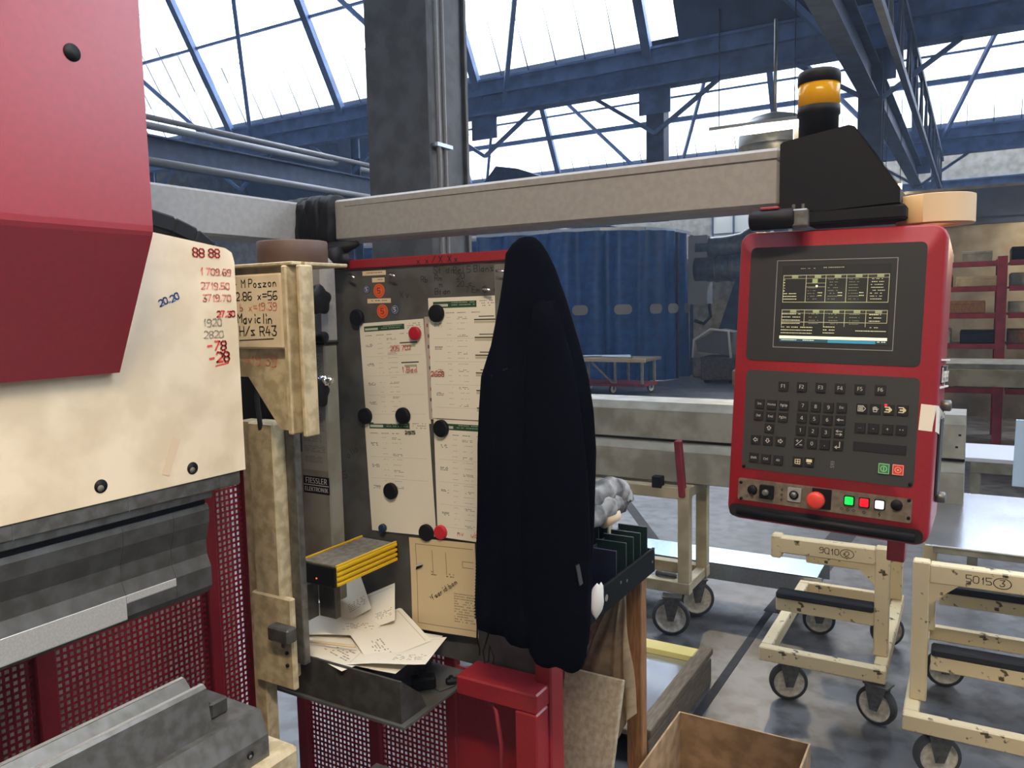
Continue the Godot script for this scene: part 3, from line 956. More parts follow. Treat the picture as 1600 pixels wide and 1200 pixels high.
func machine_side() -> void:
	# cream side plate with pencilled settings
	var t := thing("setting_plate", "cream side plate with black and red handwritten settings", "machine part", Vector3(-1.32, 1.29, -1.21))
	var s := S()
	prism(s, [Vector2(-1.46, 1.655), Vector2(-1.205, 1.655), Vector2(-1.205, 1.297), Vector2(-1.298, 1.297), Vector2(-1.392, 1.41), Vector2(-1.46, 1.41)], -1.225, -1.208)
	part("plate", s, M.cream_dirty, t)
	s = S()
	box(s, Vector3(-1.46, 1.474, -1.208), Vector3(-1.257, 1.634, -1.188), 0.004)
	part("writing_panel", s, M.cream, t)
	for x in [[-1.243, -1.228, -1.175, 1.294], [-1.207, -1.195, -1.182, 1.29]]:
		s = S()
		box(s, Vector3(x[0], x[3], -1.222), Vector3(x[1], 1.648, x[2]), 0.003)
		part("rib", s, M.cream_dirty, t)
	s = S()
	box(s, Vector3(-1.46, 1.648, -1.35), Vector3(-1.215, 1.656, -1.18), 0.002)
	part("top_flange", s, M.cream_dirty, t)
	var ux := Vector3.RIGHT
	var uy := Vector3.UP
	note("black_writing", "Pr M Poszon", Vector3(-1.412, 1.606, -1.1878), ux, uy, 0.0165, 0.0021, M.ink_black, t)
	note("black_writing", "2.86  x=56", Vector3(-1.395, 1.579, -1.1878), ux, uy, 0.017, 0.0024, M.ink_black, t)
	note("red_writing", "b  x=19.39", Vector3(-1.383, 1.556, -1.1878), ux, uy, 0.0155, 0.0020, M.ink_red_faint, t)
	note("black_writing", "Maviclin", Vector3(-1.392, 1.530, -1.1878), ux, uy, 0.019, 0.0026, M.ink_black, t)
	note("black_writing", "H/s R43", Vector3(-1.388, 1.503, -1.1878), ux, uy, 0.020, 0.0026, M.ink_black, t)
	note("red_writing", "=19.39", Vector3(-1.400, 1.436, -1.2078), ux, uy, 0.022, 0.0026, M.ink_red_faint, t)
	s = S()
	ink(s, Vector3(-1.390, 1.492, -1.1874), Vector3(-1.285, 1.496, -1.1874), Vector3(0, 0, 1), 0.0022)
	part("underline", s, M.ink_black, t)
	s = S(true)
	cyl(s, Vector3(-1.258, 1.35, -1.209), Vector3(-1.258, 1.35, -1.203), 0.006, 10)
	part("screw", s, M.steel_dark, t)
	# black plate painted for the shade in the throat gap behind it
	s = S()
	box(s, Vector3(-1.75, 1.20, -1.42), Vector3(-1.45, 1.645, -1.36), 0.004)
	single("throat_shade_plate", "black plate standing for the shaded throat gap behind the setting plate", "machine part", Vector3(-1.5, 1.2, -1.37), s, M.black_matt)
	# brown tape roll on the flange
	s = S(true)
	var tr := Transform3D(Basis(), Vector3(-1.297, 1.656, -1.265))
	lathe(s, [[0.040, 0.0], [0.074, 0.0], [0.0755, 0.002], [0.0755, 0.046], [0.074, 0.048], [0.040, 0.048], [0.038, 0.046], [0.038, 0.002], [0.040, 0.0]], tr, 40)
	single("brown_tape_roll", "wide roll of brown adhesive tape standing on the setting plate", "tape roll", tr.origin, s, M.tape_brown)
	# post under the plate
	t = thing("machine_post", "dirty cream post with a bare steel rail, standing beside the document tray", "machine part", Vector3(-1.42, 0.0, -1.29))
	s = S()
	box(s, Vector3(-1.495, 0.0, -1.30), Vector3(-1.452, 1.30, -1.265), 0.003)
	part("inner_flange", s, M.cream_dirty, t)
	s = S()
	box(s, Vector3(-1.455, 0.68, -1.305), Vector3(-1.372, 1.30, -1.25), 0.004)
	part("post_body", s, M.cream_dirty, t)
	s = S()
	box(s, Vector3(-1.372, 0.72, -1.305), Vector3(-1.340, 1.30, -1.285), 0.002)
	part("steel_rail", s, M.steel, t)
	s = S()
	box(s, Vector3(-1.465, 0.675, -1.262), Vector3(-1.335, 0.895, -1.245), 0.004)
	part("foot_plate", s, M.cream_dirty, t)
	s = S()
	box(s, Vector3(-1.385, 0.80, -1.246), Vector3(-1.318, 0.835, -1.215), 0.004)
	box(s, Vector3(-1.352, 0.785, -1.245), Vector3(-1.338, 0.80, -1.225), 0.002)
	part("clamp_block", s, M.steel_dark, t)
	for y in [0.765, 0.735]:
		s = S(true)
		cyl(s, Vector3(-1.353, y, -1.246), Vector3(-1.353, y, -1.241), 0.0045, 8)
		part("screw", s, M.black, t)
	s = S(true)
	tube(s, [Vector3(-1.40, 1.42, -1.25), Vector3(-1.405, 1.36, -1.24), Vector3(-1.395, 1.32, -1.235), Vector3(-1.41, 1.29, -1.25), Vector3(-1.43, 1.27, -1.27)], 0.006, 6)
	single("hose", "thin black hose looping below the setting plate", "hose", Vector3(-1.41, 1.27, -1.26), s, M.rubber)
	# energy chain over the ram
	t = thing("cable_chain", "black plastic cable chain bending down behind the ram plate", "cable chain", Vector3(-1.42, 1.68, -1.05))
	var arc := [Vector3(-1.42, 1.742, -0.80), Vector3(-1.42, 1.745, -0.86), Vector3(-1.42, 1.745, -0.92), Vector3(-1.42, 1.741, -0.98), Vector3(-1.42, 1.730, -1.035), Vector3(-1.42, 1.712, -1.085), Vector3(-1.42, 1.687, -1.125), Vector3(-1.42, 1.655, -1.150), Vector3(-1.42, 1.615, -1.16)]
	for i in arc.size() - 1:
		s = S()
		bar(s, arc[i] + (arc[i + 1] - arc[i]) * 0.06, arc[i] + (arc[i + 1] - arc[i]) * 1.08, 0.07, 0.034, 0.004)
		part("chain_link", s, M.black, t)
	# light-curtain column
	t = thing("light_curtain_post", "slim grey sensor column with a printed instruction label", "sensor post", Vector3(-1.49, 0.0, -1.5))
	s = S()
	box(s, Vector3(-1.60, 0.78, -1.55), Vector3(-1.442, 1.466, -1.50), 0.004)
	part("profile", s, M.grey_paint, t)
	s = S()
	box(s, Vector3(-1.53, 1.466, -1.56), Vector3(-1.440, 1.690, -1.505), 0.012)
	part("upper_profile", s, M.arm, t)
	s = S(true)
	cyl(s, Vector3(-1.46, 1.69, -1.57), Vector3(-1.435, 1.69, -1.57), 0.03, 16)
	part("end_cap", s, M.black, t)
	s = S()
	box(s, Vector3(-1.536, 1.466, -1.551), Vector3(-1.440, 1.472, -1.498))
	part("seam", s, M.black, t)
	var im := Image.create(120, 420, false, Image.FORMAT_RGB8)
	im.fill(Color8(158, 158, 146))
	words(im, Rect2i(10, 10, 100, 60), Color8(90, 90, 84), 10, 0.8)
	words(im, Rect2i(8, 110, 104, 30), Color8(70, 70, 66), 5, 0.8)
	for k in 6: words(im, Rect2i(10, 180 + k * 38, 100 - 12 * (k % 2), 26), Color8(112, 112, 104), 5, 0.85)
	page("instruction_label", 0.088, 0.31, Transform3D(Basis(), Vector3(-1.49, 1.29, -1.4995) - org), print_mat(im), t)
	s = S()
	box(s, Vector3(-1.536, 1.072, -1.4999), Vector3(-1.444, 1.118, -1.4990))
	var plate := part("name_label", s, M.black, t)
	lettering("lettering", "FIESSLER", 0.0145, Transform3D(Basis(), Vector3(-1.49, 1.106, -1.4986) - org), M.white, plate)
	lettering("lettering", "ELEKTRONIK", 0.0112, Transform3D(Basis(), Vector3(-1.49, 1.083, -1.4986) - org), M.white, plate)
	s = S()
	box(s, Vector3(-1.534, 1.0935, -1.4991), Vector3(-1.446, 1.0955, -1.4987))
	part("divider", s, M.white, plate)
	knob(Vector3(-1.44, 1.58, -1.47), 0.036, t)
	knob(Vector3(-1.44, 1.345, -1.45), 0.036, t)
	s = S(true)
	cyl(s, Vector3(-1.44, 1.487, -1.47), Vector3(-1.405, 1.487, -1.47), 0.014, 12, 0.003)
	part("lock_screw", s, M.black, t)
	s = S(true)
	cyl(s, Vector3(-1.46, 1.378, -1.47), Vector3(-1.39, 1.378, -1.47), 0.008, 10)
	cyl(s, Vector3(-1.425, 1.378, -1.47), Vector3(-1.405, 1.378, -1.47), 0.014, 6)
	part("chrome_clamp", s, M.chrome, t)
	# yellow laser sensor
	t = thing("laser_sensor", "yellow finned sensor box with a black front and red lights", "sensor", Vector3(-1.35, 0.895, -1.46))
	s = S()
	box(s, Vector3(-1.41, 0.897, -1.577), Vector3(-1.293, 0.944, -1.353), 0.002)
	part("body", s, M.yellow, t)
	for k in 4:
		s = S()
		box(s, Vector3(-1.2935, 0.898 + k * 0.0128, -1.577), Vector3(-1.2875, 0.9055 + k * 0.0128, -1.352), 0.001)
		part("side_fin", s, M.yellow, t)
	s = S()
	box(s, Vector3(-1.403, 0.944, -1.572), Vector3(-1.298, 0.9462, -1.356))
	part("dusty_top", s, M.grey_dust, t)
	for x in [-1.410, -1.2945]:
		s = S()
		box(s, Vector3(x, 0.944, -1.577), Vector3(x + 0.005, 0.949, -1.353))
		part("top_edge", s, M.yellow, t)
	s = S()
	box(s, Vector3(-1.411, 0.896, -1.353), Vector3(-1.291, 0.946, -1.345), 0.002)
	part("front_cap", s, M.black, t)
	s = S()
	box(s, Vector3(-1.411, 0.896, -1.583), Vector3(-1.289, 0.946, -1.577), 0.002)
	part("rear_cap", s, M.black, t)
	for p in [[-1.398, 0.935], [-1.398, 0.927], [-1.397, 0.919], [-1.350, 0.912]]:
		s = S(true)
		cyl(s, Vector3(p[0], p[1], -1.3455), Vector3(p[0], p[1], -1.3440), 0.0022, 8)
		part("signal_light", s, glow(Color(1.0, 0.35, 0.2), 1.6), t)
	s = S()
	box(s, Vector3(-1.40, 0.79, -1.42), Vector3(-1.345, 0.897, -1.40), 0.002)
	box(s, Vector3(-1.42, 0.79, -1.40), Vector3(-1.40, 0.88, -1.33), 0.002)
	part("bracket", s, M.steel_dark, t)

func magnet(p: Vector2, r: float, m: Material, label: String, group := "") -> void:
	var s := S(true)
	var at := Vector3(p.x, p.y, -1.6152)
	org = at
	lathe(s, [[0.0, 0.0], [r, 0.0], [r, 0.007], [r * 0.94, 0.0095], [r * 0.8, 0.010], [0.0, 0.010]], Transform3D(Basis(Vector3.RIGHT, Vector3(0, 0, 1), Vector3(0, -1, 0)), at), 26)
	single("board_magnet", label, "magnet", at, s, m, group)

func hung(called: String, label: String, x: float, y: float, w: float, h: float, rot: float, z: float, im: Image, curl := 0.0, wave := 0.002) -> MeshInstance3D:
	org = Vector3(x, y, z)
	var o := page(called, w, h, Transform3D(Basis(Vector3(0, 0, 1), deg_to_rad(rot)), Vector3.ZERO), print_mat(im), null, curl, wave)
	tag(o, label, "paper", "papers on the notice board")
	return o

func notice_board() -> void:
	var t := thing("notice_board", "grey steel notice board with a red top edge and marker scribbles", "notice board", Vector3(-1.23, 0.64, -1.63))
	var s := S()
	box(s, Vector3(-1.552, 0.64, -1.640), Vector3(-0.885, 1.668, -1.620), 0.002)
	part("panel", s, M.board, t)
	s = S()
	box(s, Vector3(-1.552, 1.662, -1.655), Vector3(-0.885, 1.687, -1.612), 0.003)
	part("red_edge", s, M.red, t)
	s = S()
	box(s, Vector3(-0.995, 1.50, -1.6195), Vector3(-0.955, 1.655, -1.616), 0.001)
	part("side_strip", s, M.board_light, t)
	var ux := Vector3.RIGHT
	var uy := Vector3.UP
	var z := -1.6197
	for l in [["St an", -1.175, 1.640, 0.017], ["Bel 5 Blanst", -1.115, 1.640, 0.015], ["Rm", -1.172, 1.623, 0.014], ["20", -1.105, 1.624, 0.014], ["Rb", -1.215, 1.620, 0.014], ["Um", -1.172, 1.606, 0.015], ["20  cp", -1.105, 1.606, 0.013], ["Btan", -1.172, 1.589, 0.014], ["7 Em 8 An", -1.08, 1.590, 0.014], ["X v", -1.285, 1.583, 0.016], ["v x", -1.54, 1.628, 0.014]]:
		note("marker_writing", l[0], Vector3(l[1], l[2], z), ux, uy, l[3], 0.0018, M.ink_board, t)
	note("marker_writing", "San Lolla", Vector3(-1.545, 1.108, z), (ux + uy * 0.62).normalized(), (uy - ux * 0.62).normalized(), 0.018, 0.0016, M.ink_board, t)
	note("marker_writing", "15", Vector3(-1.515, 1.083, z), (ux + uy * 0.3).normalized(), (uy - ux * 0.3).normalized(), 0.02, 0.0016, M.ink_board, t)
	note("marker_writing", "/", Vector3(-1.515, 1.24, z), ux, uy, 0.02, 0.0016, M.ink_board, t)
	var xs := S()
	scrawl(xs, "x  x / X  X x", Vector3(-1.22, 1.667, -1.6119), ux, uy, 0.015, 0.0022)
	part("edge_writing", xs, M.ink_black, t)
	for p in [[-1.431, 1.644, 0.4], [-1.296, 1.642, 0.3], [-0.971, 1.638, 0.1], [-1.010, 1.597, 0.2]]:
		s = S(true)
		tube(s, [Vector3(p[0] - 0.014, p[1] + 0.014 * p[2], -1.619), Vector3(p[0] - 0.008, p[1] + 0.008 * p[2], -1.600), Vector3(p[0] + 0.016, p[1] - 0.014 * p[2], -1.598)], [0.002, 0.003, 0.0035], 6)
		part("hook", s, M.chrome, t)
	for l in [[-1.368, 1.6495, 0.079, 0.012, "tool name"], [-1.3545, 1.631, 0.042, 0.012, ""], [-1.3545, 1.5765, 0.079, 0.012, ""]]:
		var im := Image.create(80, 14, false, Image.FORMAT_RGB8)
		im.fill(Color8(214, 194, 160))
		words(im, Rect2i(14, 5, 54, 5), Color8(70, 60, 50), 1, 0.8)
		page("paper_label", l[2], l[3], Transform3D(Basis(), Vector3(l[0], l[1], -1.6193) - org), print_mat(im), t)
	var orange := mat(Color8(222, 96, 50), 0.6)
	var blue := mat(Color8(52, 66, 108), 0.6)
	for d in [[-1.353, 1.603, 0.0185, orange, M.ink_black], [-1.344, 1.549, 0.0185, orange, M.ink_black], [-1.395, 1.608, 0.0115, blue, M.white], [-1.302, 1.553, 0.0130, blue, M.white]]:
		s = S()
		cyl(s, Vector3(d[0], d[1], -1.6198), Vector3(d[0], d[1], -1.6190), d[2], 28)
		var o := part("round_sticker", s, d[3], t)
		s = S()
		scrawl(s, "5", Vector3(d[0] - d[2] * 0.28, d[1] - d[2] * 0.35, -1.6193), ux, uy, d[2] * 0.75, d[2] * 0.14)
		for k in 24:
			var a := TAU * k / 24
			var b := TAU * (k + 1) / 24
			ink(s, Vector3(d[0] + cos(a) * d[2] * 0.75, d[1] + sin(a) * d[2] * 0.75, -1.6188), Vector3(d[0] + cos(b) * d[2] * 0.75, d[1] + sin(b) * d[2] * 0.75, -1.6188), Vector3(0, 0, 1), d[2] * 0.06)
		part("sticker_print", s, d[4] if d[2] < 0.015 else mat(Color8(150, 40, 30), 0.7), o)
	# papers
	var f0 := form(0)
	var f1 := form(1)
	var f2 := form(2)
	var f3 := form(3)
	var p1 := hung("paper_sheet", "printed table sheet with a green heading under a red magnet", -1.311, 1.388, 0.214, 0.27, 3.0, -1.6185, f0)
	var p2 := hung("paper_sheet", "upper printed table sheet partly behind the black jacket, green heading", -1.09, 1.428, 0.205, 0.305, 0.5, -1.6180, f1)
	var p3 := hung("paper_sheet", "half-empty printed sheet with a green heading and one black magnet in its middle", -1.304, 1.112, 0.216, 0.307, 2.4, -1.6170, f2)
	var p4 := hung("paper_sheet", "lower printed table sheet partly behind the black jacket, green heading", -1.083, 1.120, 0.205, 0.307, 0.6, -1.6165, f3)
	org = Vector3.ZERO
	var rd := S()
	note("red_note", "205 702", Vector3(-0.005, 0.058, 0.0022), ux, uy, 0.012, 0.0016, M.ink_red, p1)
	note("red_note", "1.Bad", Vector3(0.028, 0.0, 0.0022), ux, uy, 0.014, 0.0016, M.ink_red, p1)
	rd = S()
	scrawl(rd, "2668", Vector3(-0.10, -0.045, 0.0024), ux, uy, 0.012, 0.0018)
	part("red_note", rd, M.ink_red, p2)
	rd = S()
	scrawl(rd, "21975", Vector3(0.03, 0.115, 0.0018), ux, uy, 0.008, 0.0018)
	part("black_note", rd, M.ink_black, p3)
	rd = S()
	scrawl(rd, "Inv Qub", Vector3(-0.05, -0.142, 0.0035), ux, uy, 0.013, 0.0018)
	part("red_note", rd, M.ink_red_faint, p4)
	var im := Image.create(60, 600, false, Image.FORMAT_RGB8)
	im.fill(Color8(176, 164, 150))
	for k in 9: im.fill_rect(Rect2i(16 + (k * 7) % 12, 40 + k * 62, 12, 20), Color8(90, 70, 76) if k % 3 else Color8(150, 60, 60))
	hung("sleeve_edge", "narrow punched edge strip of a plastic sleeve between two printed sheets", -1.194, 1.402, 0.022, 0.262, 1.5, -1.6188, im)
	# drawing
	im = Image.create(300, 340, false, Image.FORMAT_RGB8)
	im.fill(Color8(206, 186, 146))
	var pen := Color8(108, 96, 74)
	for r in [Rect2i(28, 22, 262, 2), Rect2i(28, 22, 2, 296), Rect2i(28, 316, 262, 2), Rect2i(104, 40, 2, 90), Rect2i(166, 44, 2, 84), Rect2i(240, 70, 50, 2), Rect2i(240, 70, 2, 22), Rect2i(240, 92, 50, 2)]: im.fill_rect(r, pen)
	words(im, Rect2i(196, 190, 92, 110), Color8(140, 124, 96), 12, 0.8)
	words(im, Rect2i(96, 120, 40, 20), pen, 2, 0.5)
	words(im, Rect2i(160, 122, 40, 18), pen, 2, 0.5)
	var p5 := hung("drawing_sheet", "yellowed technical drawing with a slanted handwritten line and a torn hole", -1.166, 0.838, 0.208, 0.24, 3.0, -1.612, im, 0.012, 0.004)
	org = Vector3.ZERO
	var bk2 := S()
	var du := (ux + uy * 0.66).normalized()
	var dv := (uy - ux * 0.66).normalized()
	scrawl(bk2, "Emilfgarid bon", Vector3(-0.062, -0.058, 0.0065), du, dv, 0.0125, 0.0018)
	part("hand_note", bk2, M.ink_black, p5)
	bk2 = S()
	quad(bk2, Vector3(-0.085, 0.035, 0.006), Vector3(-0.066, 0.044, 0.006), Vector3(-0.058, 0.052, 0.006), Vector3(-0.082, 0.044, 0.006))
	part("torn_hole", bk2, M.black, p5)
	bk2 = S()
	quad(bk2, Vector3(-0.082, 0.045, 0.007), Vector3(-0.058, 0.053, 0.007), Vector3(-0.060, 0.060, 0.012), Vector3(-0.074, 0.054, 0.012))
	part("torn_flap", bk2, M.white, p5)
	# magnets
	for q in [[-1.426, 1.534, "black round magnet at the upper corner of the sheet with red number notes"], [-1.165, 1.541, "black round magnet on the green heading of the upper sheet beside the jacket"], [-1.411, 1.269, "black round magnet at the upper corner of the half-empty sheet"], [-1.282, 1.276, "black round magnet on the green heading of the half-empty sheet"], [-1.161, 1.250, "black round magnet on the green heading of the lower sheet beside the jacket"], [-1.332, 1.071, "black round magnet in the middle of the half-empty sheet"], [-1.218, 0.972, "black round magnet touching the red one above the yellowed drawing"]]:
		magnet(Vector2(q[0], q[1]), 0.0222, M.black, q[2], "black magnets on the notice board")
	magnet(Vector2(-1.234, 1.491), 0.0175, mat(Color8(176, 24, 44), 0.4), "red round magnet on the sheet with two red number notes")
	magnet(Vector2(-1.172, 0.979), 0.0185, mat(Color8(196, 30, 48), 0.4), "red round magnet beside a black one above the drawing")
	magnet(Vector2(-1.364, 0.966), 0.0115, mat(Color8(30, 52, 84), 0.4), "small dark blue magnet at a paper's lower corner")

func tray_and_base() -> void:
	var t := thing("document_tray", "dark grey folded steel tray on a shelf plate below the board", "tray", Vector3(-1.28, 0.61, -1.46))
	var s := S()
	box(s, Vector3(-1.49, 0.612, -1.618), Vector3(-1.075, 0.620, -1.318), 0.001)
	part("shelf_plate", s, M.board, t)
	s = S()
	box(s, Vector3(-1.49, 0.62, -1.332), Vector3(-1.088, 0.72, -1.326), 0.001)
	part("front_wall", s, M.steel_dark, t)
	s = S()
	xf = Transform3D(SIDE, Vector3.ZERO)
	prism(s, [Vector2(1.332, 0.62), Vector2(1.332, 0.718), Vector2(1.40, 0.66), Vector2(1.42, 0.62)], -1.094, -1.089)
	xf = Transform3D()
	part("gusset", s, M.steel_dark, t)
	s = S()
	box(s, Vector3(-1.49, 0.62, -1.60), Vector3(-1.205, 0.70, -1.34), 0.002)
	part("inner_box", s, M.steel_dark, t)
	# loose drawings in the tray
	var labels := ["cream sheet of paper lying lowest in the tray", "large bright drawing sheet lying open in the tray", "bright sheet with a raised corner leaning on the board", "sheet with a torn zigzag edge in the tray", "dog-eared drawing hanging over the tray's end", "sheet standing on edge with its corner up against the sensor column", "sheet corner standing up in the middle of the pile against the board"]
	var spec := [[-1.33, 0.706, -1.46, 0.36, 0.24, 8, 0, 0], [-1.37, 0.713, -1.45, 0.30, 0.21, -14, 2, 0], [-1.42, 0.735, -1.51, 0.21, 0.15, 24, 14, -3], [-1.27, 0.728, -1.50, 0.22, 0.16, -32, 10, 3], [-1.19, 0.722, -1.44, 0.21, 0.15, 16, 3, -7], [-1.455, 0.765, -1.55, 0.13, 0.13, 8, 48, 40], [-1.36, 0.755, -1.56, 0.13, 0.12, -6, 44, 36]]
	for i in 7:
		var q: Array = spec[i]
		var im := Image.create(220, 160, false, Image.FORMAT_RGB8)
		im.fill(Color8(232, 226, 208))
		if i > 0:
			im.fill_rect(Rect2i(12, 12, 196, 1), Color8(150, 140, 120))
			im.fill_rect(Rect2i(12, 12, 1, 136), Color8(150, 140, 120))
			words(im, Rect2i(120, 100, 84, 36), Color8(150, 140, 124), 5, 0.6)
		org = Vector3(q[0], q[1], q[2])
		var o := page("loose_sheet", q[3], q[4], Transform3D(Basis(Vector3.UP, deg_to_rad(q[5])) * Basis(Vector3.RIGHT, deg_to_rad(-90 + q[6])) * Basis(Vector3(0, 0, 1) if q[6] > 20 else Vector3.UP, deg_to_rad(q[7])), Vector3.ZERO), print_mat(im), null, 0.006, 0.006)
		tag(o, labels[i], "paper", "loose sheets in the tray")
	s = S(true)
	tube(s, [Vector3(-1.45, 0.728, -1.37), Vector3(-1.29, 0.730, -1.405)], 0.0035, 6)
	single("pencil", "thin pale pencil lying on the sheets in the tray", "pencil", Vector3(-1.37, 0.728, -1.39), s, M.tape_pale)
	# bits and pieces on the shelf plate
	var bits := [["black plastic tool grip lying behind the tray's gusset", Vector3(-1.15, 0.62, -1.49), Vector3(0.06, 0.03, 0.035)], ["small black clamp lying at the shelf's back edge", Vector3(-1.10, 0.62, -1.54), Vector3(0.03, 0.014, 0.02)], ["dark steel block lying against the tray's gusset", Vector3(-1.125, 0.62, -1.40), Vector3(0.04, 0.02, 0.022)], ["short dark hexagon key near the shelf's front corner", Vector3(-1.115, 0.62, -1.355), Vector3(0.02, 0.01, 0.03)]]
	for b in bits:
		s = S()
		org = b[1]
		xf = Transform3D(Basis(Vector3.UP, rng.randf_range(-0.8, 0.8)), b[1])
		var e: Vector3 = b[2]
		box(s, Vector3(-e.x / 2, 0, -e.z / 2), Vector3(e.x / 2, e.y, e.z / 2), 0.004)
		box(s, Vector3(-e.x * 0.2, e.y * 0.6, -e.z * 0.8), Vector3(e.x * 0.2, e.y * 1.2, e.z * 0.3), 0.003)
		xf = Transform3D()
		single("small_tool", b[0], "tool", b[1], s, M.black)
	s = S(true)
	tube(s, [Vector3(-1.13, 0.622, -1.50), Vector3(-1.10, 0.623, -1.49), Vector3(-1.085, 0.622, -1.53), Vector3(-1.095, 0.622, -1.57)], 0.0015, 5)
	single("bent_wire", "thin bent wire lying on the shelf plate", "wire", Vector3(-1.1, 0.62, -1.53), s, M.steel_dark)
	# red base frame right of the tray
	t = thing("base_frame", "red steel base frame with a dark recessed panel carrying the notice board", "machine frame", Vector3(-0.95, 0.0, -1.5))
	s = S()
	box(s, Vector3(-1.07, 0.612, -1.612), Vector3(-0.845, 0.66, -1.515), 0.004)
	part("top_bar", s, M.red, t)
	s = S()
	box(s, Vector3(-0.905, 0.0, -1.575), Vector3(-0.845, 0.612, -1.515), 0.004)
	part("front_post", s, M.red, t)
	s = S()
	box(s, Vector3(-0.883, 0.0, -1.64), Vector3(-0.838, 0.80, -1.575), 0.004)
	part("rear_post", s, M.red, t)
	for y in [0.745, 0.728]:
		s = S()
		box(s, Vector3(-0.880, y - 0.008, -1.576), Vector3(-0.876, y, -1.5735))
		part("white_mark", s, M.white, t)
	s = S()
	box(s, Vector3(-1.16, 0.0, -1.655), Vector3(-0.905, 0.612, -1.640), 0.003)
	part("recessed_panel", s, M.red, t)
	s = S()
	for k in 26: box(s, Vector3(-0.916, 0.05 + k * 0.021, -1.57), Vector3(-0.908, 0.060 + k * 0.021, -1.556))
	box(s, Vector3(-0.922, 0.03, -1.571), Vector3(-0.915, 0.60, -1.556))
	part("toothed_strip", s, M.black, t)
	s = S(true)
	tube(s, [Vector3(-1.0, 0.612, -1.54), Vector3(-0.965, 0.59, -1.53), Vector3(-0.955, 0.5, -1.535), Vector3(-0.965, 0.3, -1.54), Vector3(-0.965, 0.0, -1.54)], 0.006, 6)
	single("red_cable", "dull red cable hanging inside the base frame", "cable", Vector3(-0.965, 0.0, -1.54), s, M.red_rack)
	# steel bar end lying low in front
	s = S()
	bar(s, Vector3(-1.12, 0.50, -1.05), Vector3(-1.12, 0.50, -1.30), 0.05, 0.06, 0.004)
	bar(s, Vector3(-1.10, 0.0, -1.2), Vector3(-1.12, 0.47, -1.2), 0.04, 0.04, 0.003)
	single("steel_bracket", "grey steel bracket bar standing below the tray", "bracket", Vector3(-1.12, 0.0, -1.17), s, M.steel)

